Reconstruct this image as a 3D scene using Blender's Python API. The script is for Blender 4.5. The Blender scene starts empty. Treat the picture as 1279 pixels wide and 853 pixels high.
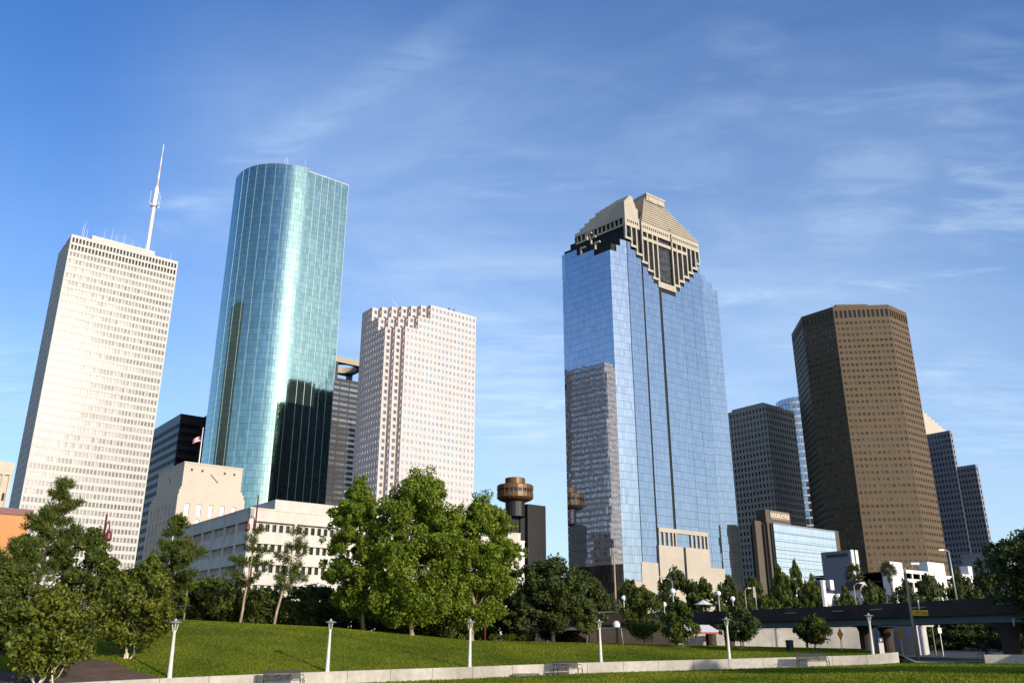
import bpy, math, random
import numpy as np
from mathutils import Vector, Matrix
R = math.radians
sc = bpy.context.scene
COL = sc.collection
# ------------------------------------------------------------------ camera
F, PITCH = 1060.0, R(19.5)
cam = bpy.data.cameras.new('camera'); cam.sensor_width = 36.0; cam.lens = 36.0*F/1279
cam.clip_end = 12000; cam.clip_start = 0.5
co = bpy.data.objects.new('camera', cam); COL.objects.link(co)
co.rotation_euler = (R(90)+PITCH, 0, 0); sc.camera = co
# ------------------------------------------------------------------ sky, sun, exposure
SUN_AZ, SUN_EL = 43.0, 15.0            # degrees right of straight behind the camera, above the horizon
w = bpy.data.worlds.new('World'); sc.world = w; w.use_nodes = True
nt = w.node_tree; N, Lk = nt.nodes, nt.links
bg = N['Background']; bg.inputs[1].default_value = 0.15
sky = N.new('ShaderNodeTexSky'); sky.sky_type = 'NISHITA'; sky.sun_disc = False
sky.sun_elevation = R(SUN_EL); sky.sun_rotation = R(180-SUN_AZ)
sky.air_density = 1.0; sky.dust_density = 1.0; sky.ozone_density = 3.0
hs = N.new('ShaderNodeHueSaturation'); hs.inputs['Saturation'].default_value = 1.26; hs.inputs['Hue'].default_value = 0.514; hs.inputs['Value'].default_value = 1.06
Lk.new(sky.outputs[0], hs.inputs['Color'])
tc = N.new('ShaderNodeTexCoord'); sx = N.new('ShaderNodeSeparateXYZ'); Lk.new(tc.outputs['Generated'], sx.inputs[0])
def wm(op, a, b=None):
    m = N.new('ShaderNodeMath'); m.operation = op
    for i, v in enumerate((a, b)):
        if v is None: continue
        if isinstance(v, (int, float)): m.inputs[i].default_value = v
        else: Lk.new(v, m.inputs[i])
    return m.outputs[0]
zz = wm('ADD', wm('MAXIMUM', sx.outputs[2], 0.0), 0.12)
cb = N.new('ShaderNodeCombineXYZ'); Lk.new(wm('DIVIDE', sx.outputs[0], zz), cb.inputs[0]); Lk.new(wm('DIVIDE', sx.outputs[1], zz), cb.inputs[1])
def cloud(scale, rot, stretch, lo, hi, dist, off):
    mp = N.new('ShaderNodeMapping'); mp.inputs['Rotation'].default_value = (0, 0, R(rot)); mp.inputs['Scale'].default_value = (scale, scale*stretch, 1)
    mp.inputs['Location'].default_value = off
    Lk.new(cb.outputs[0], mp.inputs[0])
    n = N.new('ShaderNodeTexNoise'); n.inputs['Scale'].default_value = 1; n.inputs['Detail'].default_value = 9
    n.inputs['Roughness'].default_value = 0.6; n.inputs['Distortion'].default_value = dist
    Lk.new(mp.outputs[0], n.inputs[0])
    r = N.new('ShaderNodeMapRange'); r.interpolation_type = 'SMOOTHSTEP'; r.inputs[1].default_value = lo; r.inputs[2].default_value = hi
    Lk.new(n.outputs[0], r.inputs[0]); return r.outputs[0]
def ramp(v, lo, hi, to0=0.0, to1=1.0):
    r = N.new('ShaderNodeMapRange'); r.interpolation_type = 'SMOOTHSTEP'; r.inputs[1].default_value = lo; r.inputs[2].default_value = hi
    r.inputs[3].default_value = to0; r.inputs[4].default_value = to1; Lk.new(v, r.inputs[0]); return r.outputs[0]
def toward(d, lo, hi):                 # 1 inside a patch of sky round a direction
    v = N.new('ShaderNodeVectorMath'); v.operation = 'DOT_PRODUCT'; Lk.new(tc.outputs['Generated'], v.inputs[0]); v.inputs[1].default_value = d
    return ramp(v.outputs['Value'], lo, hi)
veil = cloud(0.75, 35, 2.2, 0.34, 0.80, 0.9, (3.1, 1.7, 0))
fine = cloud(2.6, 35, 2.4, 0.35, 0.80, 0.8, (1.1, 4.7, 0))
wisp = cloud(2.2, -20, 2.6, 0.56, 0.85, 0.6, (0.4, 5.2, 0))
msk = cloud(0.5, 10, 1.0, 0.45, 0.62, 0.2, (8.3, 2.2, 0))
patch = toward((0.08, 0.855, 0.51), 0.84, 0.99)      # thin cirrus spread over the middle of the view
low = ramp(sx.outputs[2], 0.02, 0.56, 0.50, 0.03)       # milky air towards the horizon
cov = wm('ADD', wm('MULTIPLY', wm('ADD', wm('MULTIPLY', veil, 0.75), wm('MULTIPLY', fine, 0.35)), wm('ADD', 0.04, wm('MULTIPLY', patch, 0.30))), wm('ADD', low, wm('MULTIPLY', patch, 0.17)))
cov = wm('MULTIPLY', cov, ramp(sx.outputs[2], 0.50, 0.68, 1.0, 0.25))
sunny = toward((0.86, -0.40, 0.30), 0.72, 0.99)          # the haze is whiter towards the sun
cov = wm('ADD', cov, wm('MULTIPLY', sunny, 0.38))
cov = wm('ADD', cov, wm('MULTIPLY', wm('MULTIPLY', wisp, msk), 0.40))
spots = None                            # small bright cirrus patches and one long streak
wn = N.new('ShaderNodeTexNoise'); wn.inputs['Scale'].default_value = 9; wn.inputs['Detail'].default_value = 4; Lk.new(tc.outputs['Generated'], wn.inputs[0])
wv = N.new('ShaderNodeVectorMath'); wv.operation = 'MULTIPLY_ADD'; Lk.new(wn.outputs['Color'], wv.inputs[0]); wv.inputs[1].default_value = (.16, .16, .05); wv.inputs[2].default_value = (-.08, -.08, -.025)
wa = N.new('ShaderNodeVectorMath'); wa.operation = 'ADD'; Lk.new(tc.outputs['Generated'], wa.inputs[0]); Lk.new(wv.outputs[0], wa.inputs[1])
wz = N.new('ShaderNodeVectorMath'); wz.operation = 'NORMALIZE'; Lk.new(wa.outputs[0], wz.inputs[0])
def near(d, lo, hi):
    v = N.new('ShaderNodeVectorMath'); v.operation = 'DOT_PRODUCT'; Lk.new(wz.outputs[0], v.inputs[0]); v.inputs[1].default_value = d
    return wm('POWER', ramp(v.outputs['Value'], lo, hi), 1.5)
for d, lo, am in (((0.497, 0.757, 0.424), .9968, .62), ((0.0, 0.960, 0.281), .9945, .42), ((0.243, 0.774, 0.585), .9975, .22), ((0.387, 0.807, 0.447), .9980, .28), ((0.488, 0.845, 0.218), .9950, .40), ((-0.507, 0.828, 0.239), .9960, .40), ((0.47, 0.72, 0.51), .9950, .30)):
    v = wm('MULTIPLY', near(d, lo, 1.0), am); spots = v if spots is None else wm('ADD', spots, v)
cov = wm('ADD', cov, wm('MULTIPLY', wm('MULTIPLY', spots, 0.52), cloud(4.5, 25, 3.4, 0.32, 0.74, 0.5, (2.2, 0.3, 0))))
vn = N.new('ShaderNodeVectorMath'); vn.operation = 'DOT_PRODUCT'; Lk.new(tc.outputs['Generated'], vn.inputs[0]); vn.inputs[1].default_value = (-0.5125, -0.5713, 0.6410)
streak = wm('MULTIPLY', ramp(wm('ABSOLUTE', vn.outputs['Value']), 0.0, 0.035, 1.0, 0.0), toward((-0.24, 0.811, 0.534), .955, .995))
cov = wm('ADD', cov, wm('MULTIPLY', wm('MULTIPLY', streak, fine), 0.35))
cov = wm('MINIMUM', cov, 0.85)
mx = N.new('ShaderNodeMixRGB'); Lk.new(cov, mx.inputs[0]); Lk.new(hs.outputs[0], mx.inputs[1]); mx.inputs[2].default_value = (3.35, 4.3, 5.3, 1)
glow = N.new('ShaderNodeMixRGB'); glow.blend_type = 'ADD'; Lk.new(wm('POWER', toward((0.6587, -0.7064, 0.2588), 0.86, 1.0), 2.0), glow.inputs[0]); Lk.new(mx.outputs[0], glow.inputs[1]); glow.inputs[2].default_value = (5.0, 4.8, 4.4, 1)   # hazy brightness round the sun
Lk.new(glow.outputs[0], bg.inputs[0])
S = Vector((math.sin(R(SUN_AZ))*math.cos(R(SUN_EL)), -math.cos(R(SUN_AZ))*math.cos(R(SUN_EL)), math.sin(R(SUN_EL))))
sl = bpy.data.lights.new('sun', 'SUN'); sl.energy = 3.5; sl.angle = R(0.5); sl.color = (1.0, 0.91, 0.785)
so = bpy.data.objects.new('sun', sl); COL.objects.link(so); so.rotation_euler = S.to_track_quat('Z', 'Y').to_euler()
so.location = S*400
sc.view_settings.view_transform = 'Standard'; sc.view_settings.look = 'None'; sc.view_settings.gamma = 1
sc.view_settings.exposure = 0.5
sc.cycles.max_bounces = 6; sc.cycles.diffuse_bounces = 3; sc.cycles.glossy_bounces = 4; sc.cycles.transmission_bounces = 3
sc.cycles.sample_clamp_indirect = 6; sc.cycles.caustics_reflective = False; sc.cycles.caustics_refractive = False

# ------------------------------------------------------------------ helpers
def ray(x, y):
    a = (x-639.5)/F; b = (426.5-y)/F
    return Vector((a, math.cos(PITCH)-b*math.sin(PITCH), math.sin(PITCH)+b*math.cos(PITCH)))
def at(x, y, Y):
    r = ray(x, y); return r*(Y/r.y)
def proj(p):
    d = p[1]*math.cos(PITCH)+p[2]*math.sin(PITCH)
    if d < 1: return None
    return (639.5+F*p[0]/d, 426.5-F*(p[2]*math.cos(PITCH)-p[1]*math.sin(PITCH))/d)
def tag(o, label=None, cat=None, group=None, kind=None):
    if label: o['label'] = label
    if cat: o['category'] = cat
    if group: o['group'] = group
    if kind: o['kind'] = kind
    return o
def empty(name, loc=(0, 0, 0), rz=0, label=None, cat=None, group=None):
    o = bpy.data.objects.new(name, None); COL.objects.link(o); o.location = loc; o.rotation_euler = (0, 0, rz)
    o.empty_display_size = 0.5
    return tag(o, label, cat, group)
KIDS = {}
def link(name, me, parent=None, loc=None):
    o = bpy.data.objects.new(name, me); COL.objects.link(o)
    if parent is not None: o.parent = parent; KIDS.setdefault(parent.name, []).append(o)
    if loc is not None: o.location = loc
    return o
def copy_tree(o, parent=None):
    c = o.copy(); COL.objects.link(c); c.parent = parent
    for k in KIDS.get(o.name, []):
        KIDS.setdefault(c.name, []).append(copy_tree(k, c))
    return c
rng0 = random.Random(7)
class MB:
    def __init__(s): s.v = []; s.f = []
    def quad(s, a, b, c, d):
        i = len(s.v); s.v += [tuple(a), tuple(b), tuple(c), tuple(d)]; s.f.append((i, i+1, i+2, i+3))
    def poly(s, pts):
        i = len(s.v); s.v += [tuple(p) for p in pts]; s.f.append(tuple(range(i, i+len(pts))))
    def box(s, x0, x1, y0, y1, z0, z1, M=None):
        c = [(x0,y0,z0),(x1,y0,z0),(x1,y1,z0),(x0,y1,z0),(x0,y0,z1),(x1,y0,z1),(x1,y1,z1),(x0,y1,z1)]
        if M is not None: c = [tuple(M@Vector(p)) for p in c]
        i = len(s.v); s.v += c
        s.f += [tuple(i+k for k in q) for q in ((3,2,1,0),(4,5,6,7),(0,1,5,4),(1,2,6,5),(2,3,7,6),(3,0,4,7))]
    def prism(s, poly, z0, z1):
        n = len(poly); i = len(s.v)
        s.v += [(p[0], p[1], z0) for p in poly]+[(p[0], p[1], z1) for p in poly]
        s.f += [tuple(range(i+n-1, i-1, -1)), tuple(range(i+n, i+2*n))]
        s.f += [(i+k, i+(k+1) % n, i+n+(k+1) % n, i+n+k) for k in range(n)]
    def tube(s, pts, rad, n=8, cap=True):
        pts = [Vector(p) for p in pts]; rings = []
        for k, p in enumerate(pts):
            t = (pts[min(k+1, len(pts)-1)]-pts[max(k-1, 0)]).normalized()
            a = t.orthogonal().normalized() if abs(t.z) < 0.95 else Vector((1, 0, 0))
            b = t.cross(a).normalized(); a = b.cross(t).normalized()
            r = rad[k] if hasattr(rad, '__len__') else rad
            i = len(s.v); s.v += [tuple(p+a*(r*math.cos(2*math.pi*j/n))+b*(r*math.sin(2*math.pi*j/n))) for j in range(n)]
            rings.append(i)
        for r0, r1 in zip(rings, rings[1:]):
            s.f += [(r0+j, r0+(j+1) % n, r1+(j+1) % n, r1+j) for j in range(n)]
        if cap:
            s.f += [tuple(rings[0]+j for j in range(n-1, -1, -1)), tuple(rings[-1]+j for j in range(n))]
    def lathe(s, prof, n=16, c=(0, 0, 0)):
        rings = []
        for r, z in prof:
            i = len(s.v); s.v += [(c[0]+r*math.cos(2*math.pi*j/n), c[1]+r*math.sin(2*math.pi*j/n), c[2]+z) for j in range(n)]; rings.append(i)
        for r0, r1 in zip(rings, rings[1:]):
            s.f += [(r0+j, r0+(j+1) % n, r1+(j+1) % n, r1+j) for j in range(n)]
        s.f += [tuple(rings[0]+j for j in range(n-1, -1, -1)), tuple(rings[-1]+j for j in range(n))]
    def build(s, name, m, parent=None, smooth=False, loc=None):
        me = bpy.data.meshes.new(name); me.from_pydata(s.v, [], s.f)
        me.materials.append(m)
        if smooth: me.polygons.foreach_set('use_smooth', [True]*len(me.polygons))
        return link(name, me, parent, loc)
def quads_mesh(name, V, m, rnd):
    """V: (n,4,3) array of quads, rnd: per-face value"""
    V = np.asarray(V, dtype=np.float32); n = len(V)
    me = bpy.data.meshes.new(name); me.vertices.add(4*n); me.vertices.foreach_set('co', V.ravel())
    me.loops.add(4*n); me.loops.foreach_set('vertex_index', np.arange(4*n, dtype=np.int32))
    me.polygons.add(n); me.polygons.foreach_set('loop_start', np.arange(0, 4*n, 4, dtype=np.int32))
    a = me.attributes.new('rnd', 'FLOAT', 'FACE'); a.data.foreach_set('value', np.asarray(rnd, dtype=np.float32))
    me.update(calc_edges=True); me.materials.append(m); return me

# ------------------------------------------------------------------ materials
def base_mat(name):
    m = bpy.data.materials.new(name); m.use_nodes = True
    t = m.node_tree; return m, t, t.nodes['Principled BSDF']
def mat(name, col, rough=0.8, metal=0.0, var=0.12, scale=0.6, bump=0.0, bscale=8.0, spec=0.3, streak=1.0, fine=0.0, fscale=20):
    m, t, p = base_mat(name); n = t.nodes; l = t.links
    p.inputs['Roughness'].default_value = rough; p.inputs['Metallic'].default_value = metal; p.inputs['Specular IOR Level'].default_value = spec
    tcn = n.new('ShaderNodeTexCoord'); mp = n.new('ShaderNodeMapping'); mp.inputs['Scale'].default_value = (1, 1, streak)
    l.new(tcn.outputs['Object'], mp.inputs[0])
    nz = n.new('ShaderNodeTexNoise'); nz.inputs['Scale'].default_value = scale; nz.inputs['Detail'].default_value = 5; nz.inputs['Roughness'].default_value = 0.6
    l.new(mp.outputs[0], nz.inputs[0])
    rp = n.new('ShaderNodeValToRGB'); l.new(nz.outputs[0], rp.inputs[0])
    rp.color_ramp.elements[0].position = 0.3; rp.color_ramp.elements[1].position = 0.7
    rp.color_ramp.elements[0].color = tuple(c*(1-var) for c in col)+(1,); rp.color_ramp.elements[1].color = tuple(min(1, c*(1+var)) for c in col)+(1,)
    out = rp.outputs[0]
    if fine:
        n2 = n.new('ShaderNodeTexNoise'); n2.inputs['Scale'].default_value = fscale; n2.inputs['Detail'].default_value = 3; l.new(tcn.outputs['Object'], n2.inputs[0])
        r2 = n.new('ShaderNodeMapRange'); r2.inputs[3].default_value = 1-fine; r2.inputs[4].default_value = 1+fine; r2.inputs[1].default_value = .25; r2.inputs[2].default_value = .75
        l.new(n2.outputs[0], r2.inputs[0])
        mm = n.new('ShaderNodeMixRGB'); mm.blend_type = 'MULTIPLY'; mm.inputs[0].default_value = 1; l.new(out, mm.inputs[1]); l.new(r2.outputs[0], mm.inputs[2]); out = mm.outputs[0]
    l.new(out, p.inputs['Base Color'])
    if bump:
        nb = n.new('ShaderNodeTexNoise'); nb.inputs['Scale'].default_value = bscale; nb.inputs['Detail'].default_value = 4; l.new(tcn.outputs['Object'], nb.inputs[0])
        bp = n.new('ShaderNodeBump'); bp.inputs['Strength'].default_value = bump; bp.inputs['Distance'].default_value = 0.05
        l.new(nb.outputs[0], bp.inputs['Height']); l.new(bp.outputs[0], p.inputs['Normal'])
    return m
def glass(name, c0, c1, metal=0.85, rough=0.05, spec=0.5):
    """coated window glass; each pane's own tint comes from its face value"""
    m, t, p = base_mat(name); n = t.nodes; l = t.links
    a = n.new('ShaderNodeAttribute'); a.attribute_name = 'rnd'
    rp = n.new('ShaderNodeValToRGB'); l.new(a.outputs['Fac'], rp.inputs[0])
    rp.color_ramp.elements[0].color = tuple(c0)+(1,); rp.color_ramp.elements[1].color = tuple(c1)+(1,)
    l.new(rp.outputs[0], p.inputs['Base Color'])
    p.inputs['Metallic'].default_value = metal; p.inputs['Roughness'].default_value = rough; p.inputs['Specular IOR Level'].default_value = spec
    return m
def leaf(name, dark, light, trans=0.35):
    m = bpy.data.materials.new(name); m.use_nodes = True; t = m.node_tree; n = t.nodes; l = t.links; n.clear()
    a = n.new('ShaderNodeAttribute'); a.attribute_name = 'rnd'
    rp = n.new('ShaderNodeValToRGB'); l.new(a.outputs['Fac'], rp.inputs[0])
    rp.color_ramp.elements[0].color = tuple(dark)+(1,); rp.color_ramp.elements[1].color = tuple(light)+(1,)
    d = n.new('ShaderNodeBsdfPrincipled'); d.inputs['Roughness'].default_value = 0.55; d.inputs['Specular IOR Level'].default_value = 0.15; l.new(rp.outputs[0], d.inputs['Base Color'])
    tr = n.new('ShaderNodeBsdfTranslucent')
    hm = n.new('ShaderNodeMixRGB'); hm.blend_type = 'MULTIPLY'; hm.inputs[0].default_value = 1; l.new(rp.outputs[0], hm.inputs[1]); hm.inputs[2].default_value = (1.25, 1.2, 0.5, 1); l.new(hm.outputs[0], tr.inputs[0])
    mx = n.new('ShaderNodeMixShader'); mx.inputs[0].default_value = trans; l.new(d.outputs[0], mx.inputs[1]); l.new(tr.outputs[0], mx.inputs[2])
    o = n.new('ShaderNodeOutputMaterial'); l.new(mx.outputs[0], o.inputs[0]); return m
M = {}
M['white_stone'] = mat('white_travertine', (0.53, 0.50, 0.455), 0.85, var=0.05, scale=0.05, streak=0.3)
M['pink_granite'] = mat('pink_granite', (0.56, 0.47, 0.43), 0.55, var=0.05, scale=0.08, streak=0.4)
M['brown_granite'] = mat('brown_granite', (0.112, 0.072, 0.034), 0.6, var=0.07, scale=0.06, streak=0.3)
M['grey_granite'] = mat('grey_granite', (0.36, 0.30, 0.235), 0.6, var=0.07, scale=0.06)
M['cool_granite'] = mat('cool_granite', (0.22, 0.22, 0.235), 0.6, var=0.1, scale=0.06)
M['crown_stone'] = mat('crown_granite', (0.42, 0.365, 0.29), 0.7, var=0.08, scale=0.12)
M['hotel_stone'] = mat('brown_stone', (0.10, 0.078, 0.058), 0.7, var=0.08, scale=0.1)
M['sign_tan'] = mat('tan_sign_board', (0.25, 0.19, 0.13), 0.7, var=0.05)
M['black_stone'] = mat('black_granite', (0.022, 0.021, 0.022), 0.4, var=0.15, scale=0.1)
M['hall_stone'] = mat('limestone', (0.50, 0.43, 0.345), 0.9, var=0.07, scale=0.12, fine=0.04, fscale=1.2)
M['white_concrete'] = mat('white_concrete', (0.52, 0.475, 0.41), 0.85, var=0.14, scale=0.25, streak=0.5)
M['grey_metal_panel'] = mat('grey_panel', (0.16, 0.17, 0.19), 0.5, var=0.06, scale=0.3)
M['white_paint'] = mat('white_paint', (0.75, 0.71, 0.65), 0.6, var=0.06, scale=0.6)
M['lamp_paint'] = mat('lamp_paint', (0.62, 0.58, 0.52), 0.5, var=0.1, scale=1.5)
M['concrete'] = mat('concrete', (0.42, 0.38, 0.32), 0.9, var=0.25, scale=0.35, streak=0.6, fine=0.12, fscale=3, bump=0.2)
M['concrete_dark'] = mat('dark_concrete', (0.055, 0.040, 0.031), 0.9, var=0.25, scale=0.25, fine=0.1, fscale=2)  # very dark base: the overpass's shade is put into this colour
M['steel_girder'] = mat('painted_girder', (0.11, 0.13, 0.14), 0.6, var=0.1, scale=0.3)
M['brick'] = mat('orange_brick', (0.50, 0.235, 0.095), 0.9, var=0.08, scale=0.2, fine=0.1, fscale=4)
M['maroon'] = mat('maroon_paint', (0.12, 0.025, 0.022), 0.45, var=0.1)
M['dark_metal'] = mat('dark_metal', (0.028, 0.028, 0.032), 0.45, metal=0.3, var=0.15)
M['galv'] = mat('galvanised_steel', (0.42, 0.42, 0.41), 0.45, metal=0.4, var=0.1)
M['tan_pole'] = mat('tan_pole', (0.34, 0.25, 0.16), 0.7, var=0.1)
M['copper'] = mat('copper_drum', (0.14, 0.078, 0.038), 0.4, metal=0.25, var=0.12, scale=0.3)
M['dark_void'] = mat('dark_interior', (0.012, 0.012, 0.013), 0.7, var=0.1)
M['amber'] = mat('shaded_yellow_sign', (0.55, 0.23, 0.02), 0.5, var=0.05)  # yellow sign face darkened to amber for the shade it stands in
M['yellow'] = mat('yellow_sign', (0.75, 0.42, 0.02), 0.5, var=0.05)
M['black_paint'] = mat('black_paint', (0.012, 0.012, 0.012), 0.5, var=0.05)
M['blue_paint'] = mat('blue_paint', (0.03, 0.045, 0.13), 0.5, var=0.05)
M['green_paint'] = mat('green_paint', (0.02, 0.12, 0.07), 0.5, var=0.05)
M['asphalt'] = mat('asphalt', (0.06, 0.058, 0.058), 0.9, var=0.2, scale=0.4, fine=0.15, fscale=8)
M['pavement'] = mat('pavement', (0.32, 0.29, 0.25), 0.9, var=0.12, scale=0.5, fine=0.08, fscale=6)
M['bark'] = mat('grey_bark', (0.17, 0.125, 0.09), 0.95, var=0.3, scale=2, bump=0.6, bscale=14)
M['bark_pale'] = mat('pale_bark', (0.33, 0.25, 0.17), 0.95, var=0.25, scale=2, bump=0.4, bscale=12)
M['bark_white'] = mat('white_bark', (0.62, 0.50, 0.39), 0.9, var=0.25, scale=4)
M['bark_dark'] = mat('dark_bark', (0.055, 0.042, 0.032), 0.95, var=0.3, scale=2, bump=0.5, bscale=12)
M['ground'] = mat('ground_cover', (0.075, 0.075, 0.045), 0.95, var=0.35, scale=0.06, fine=0.2, fscale=1.5)
M['mulch_pale'] = mat('dry_mulch', (0.23, 0.155, 0.09), 0.95, var=0.25, scale=1.5, fine=0.3, fscale=9, bump=0.6)
M['mulch'] = mat('mulch', (0.115, 0.07, 0.045), 0.95, var=0.3, scale=0.8, fine=0.35, fscale=12, bump=0.8, bscale=9)
M['skin'] = mat('skin', (0.42, 0.26, 0.18), 0.6, var=0.05)
M['dark_cloth'] = mat('dark_cloth', (0.015, 0.016, 0.022), 0.9, var=0.15)
M['glow_white'] = mat('opal_globe', (0.85, 0.86, 0.88), 0.25, var=0.02)
M['flag_red'] = mat('flag_red', (0.5, 0.06, 0.06), 0.8, var=0.05)
M['mast_red'] = mat('mast_red', (0.62, 0.44, 0.41), 0.6, var=0.05)
M['flag_white'] = mat('flag_white', (0.75, 0.7, 0.68), 0.8, var=0.05)
M['teal_glass'] = glass('teal_glass', (0.26, 0.40, 0.36), (0.36, 0.50, 0.455), 0.95, 0.07)
M['teal_rib'] = mat('pale_rib', (0.40, 0.50, 0.49), 0.5, metal=0.3, var=0.05)
M['blue_glass'] = glass('blue_glass', (0.42, 0.48, 0.55), (0.50, 0.56, 0.63), 0.95, 0.05)
M['tower_window'] = glass('grey_window', (0.085, 0.08, 0.078), (0.22, 0.21, 0.20), 0.25, 0.15)
M['dark_window'] = glass('dark_window', (0.035, 0.032, 0.032), (0.09, 0.085, 0.08), 0.2, 0.08)
M['silver_window'] = glass('silver_window', (0.66, 0.62, 0.62), (0.86, 0.82, 0.82), 0.92, 0.10)
M['bronze_window'] = glass('bronze_window', (0.060, 0.046, 0.032), (0.150, 0.118, 0.080), 0.6, 0.06)
M['smoke_window'] = glass('smoke_window', (0.02, 0.02, 0.02), (0.06, 0.055, 0.05), 0.4, 0.08)
M['pale_glass'] = glass('pale_glass', (0.84, 0.84, 0.82), (0.92, 0.92, 0.90), 0.9, 0.14)
M['sky_glass'] = glass('sky_glass', (0.30, 0.42, 0.50), (0.38, 0.50, 0.58), 0.95, 0.05)
M['black_window'] = glass('black_window', (0.008, 0.008, 0.009), (0.03, 0.03, 0.034), 0.1, 0.1)
M['white_window'] = glass('bright_reflect_window', (0.62, 0.62, 0.62), (0.85, 0.84, 0.82), 0.1, 0.3)  # panes coloured near white for the light they reflect
M['grey_band_window'] = glass('grey_band_window', (0.16, 0.17, 0.18), (0.30, 0.31, 0.31), 0.6, 0.1)
# leaves
M['leaf_cotton'] = leaf('cottonwood_leaves', (0.070, 0.120, 0.010), (0.27, 0.325, 0.042), 0.45)
M['leaf_olive'] = leaf('olive_leaves', (0.032, 0.052, 0.007), (0.19, 0.205, 0.028), 0.3)
M['leaf_dark'] = leaf('oak_leaves', (0.030, 0.048, 0.014), (0.095, 0.115, 0.030), 0.28)
M['leaf_mid'] = leaf('mid_leaves', (0.026, 0.046, 0.008), (0.125, 0.145, 0.024), 0.25)
M['needle'] = leaf('pine_needles', (0.035, 0.065, 0.014), (0.16, 0.18, 0.035), 0.3)
M['frond'] = leaf('palm_fronds', (0.040, 0.050, 0.016), (0.12, 0.12, 0.035), 0.2)
def grass_mat():
    m, t, p = base_mat('lawn_grass'); n = t.nodes; l = t.links
    tcn = n.new('ShaderNodeTexCoord')
    def noise(s, d, dim=None):
        z = n.new('ShaderNodeTexNoise'); z.inputs['Scale'].default_value = s; z.inputs['Detail'].default_value = d; l.new(tcn.outputs['Object'], z.inputs[0]); return z.outputs[0]
    r1 = n.new('ShaderNodeValToRGB'); l.new(noise(0.22, 6), r1.inputs[0])
    e = r1.color_ramp.elements; e[0].position = 0.32; e[0].color = (0.080, 0.118, 0.004, 1); e[1].position = 0.70; e[1].color = (0.185, 0.205, 0.010, 1)
    r2 = n.new('ShaderNodeMapRange'); l.new(noise(5.5, 6), r2.inputs[0]); r2.inputs[1].default_value = .3; r2.inputs[2].default_value = .7; r2.inputs[3].default_value = .62; r2.inputs[4].default_value = 1.35
    mm = n.new('ShaderNodeMixRGB'); mm.blend_type = 'MULTIPLY'; mm.inputs[0].default_value = 1; l.new(r1.outputs[0], mm.inputs[1]); l.new(r2.outputs[0], mm.inputs[2])
    # dry specks and clover
    r3 = n.new('ShaderNodeMapRange'); l.new(noise(2.3, 3), r3.inputs[0]); r3.inputs[1].default_value = .66; r3.inputs[2].default_value = .74
    m2 = n.new('ShaderNodeMixRGB'); l.new(r3.outputs[0], m2.inputs[0]); l.new(mm.outputs[0], m2.inputs[1]); m2.inputs[2].default_value = (0.16, 0.15, 0.035, 1)
    l.new(m2.outputs[0], p.inputs['Base Color']); p.inputs['Roughness'].default_value = 0.9; p.inputs['Specular IOR Level'].default_value = 0.15
    b = n.new('ShaderNodeBump'); b.inputs['Strength'].default_value = 0.9; b.inputs['Distance'].default_value = 0.09; l.new(noise(7, 5), b.inputs['Height']); l.new(b.outputs[0], p.inputs['Normal'])
    return m
M['grass'] = grass_mat()

# ------------------------------------------------------------------ terrain
U  = [-1.5, -0.60, -0.376, -0.203, -0.047, 0.098, 0.240, 0.40, 0.4276, 0.431, 0.60, 1.5]
YW = [36, 47, 53.9, 60.5, 66.7, 74.2, 75.6, 75.8, 76, 76, 77, 80]               # distance of the concrete seat wall
ZW = [-2.4, -2.35, -2.08, -1.93, -1.79, -1.62, -1.40, -1.08, -0.86, -1.60, -1.56, -1.56]
ZL = [-3.1, -3.05, -2.78, -2.63, -2.50, -2.34, -2.10, -1.76, -1.64, -1.64, -1.60, -1.6]
YC = [95, 95, 95, 97, 104, 112, 116, 112, 108, 108, 108, 108]
PC = [775, 775, 775.5, 785, 801, 804.5, 808, 812, 817, 818, 820, 820]            # where the crest of the lawn sits against what is behind
def ip(u, A): return float(np.interp(u, U, A))
def zc_(u): return (803-ip(u, PC))/1192.0*ip(u, YC)
def gz(x, y):
    u = x/max(y, 1.0); yw = ip(u, YW)
    if y < yw: return ip(u, ZL)+(-1.75-ip(u, ZL))*min(1, max(0, yw-y-22)/40.0)
    yc = ip(u, YC); zc = zc_(u); zw = ip(u, ZW)
    if y <= yc:
        t = (y-yw)/(yc-yw); return zw+(zc-zw)*(1-(1-t)**2.0)
    zb = float(np.interp(u, [-0.6, -0.25, -0.05, 0.1], [zc-0.3, zc-0.3, -0.9, -1.0]))
    t = min(1, (y-yc)/30.0); t = t*t*(3-2*t)
    z = zc+(zb-zc)*t
    if y > 200: z = z+(-1.2-z)*min(1, (y-200)/150)
    return z
def sheet(name, m, us, yfun, zoff=0.0, kind='structure'):
    V = []; Fc = []
    rows = [yfun(u) for u in us]; n = len(rows[0])
    for u, ys in zip(us, rows):
        for y in ys: V.append((u*y, y, gz(u*y, y)+zoff))
    for i in range(len(us)-1):
        for j in range(n-1):
            a = i*n+j; Fc.append((a, a+n, a+n+1, a+1))
    me = bpy.data.meshes.new(name); me.from_pydata(V, [], Fc); me.materials.append(m)
    me.polygons.foreach_set('use_smooth', [True]*len(me.polygons))
    return tag(link(name, me), kind=kind)
us = list(np.linspace(-1.5, 1.5, 181))
sheet('lower_lawn', M['grass'], us, lambda u: list(np.linspace(3, ip(u, YW)-0.02, 28)))
usl = [u for u in us if u < 0.425]+[0.4275]
sheet('upper_lawn', M['grass'], usl, lambda u: list(np.linspace(ip(u, YW)+0.02, ip(u, YC)+4, 30)))
sheet('ground', M['ground'], us, lambda u: [ip(u, YC)+(3 if u < 0.43 else -32)+d for d in (0, 4, 8, 14, 20, 26, 32, 45, 70, 110, 180, 300, 700, 2000, 6000)])
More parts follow.
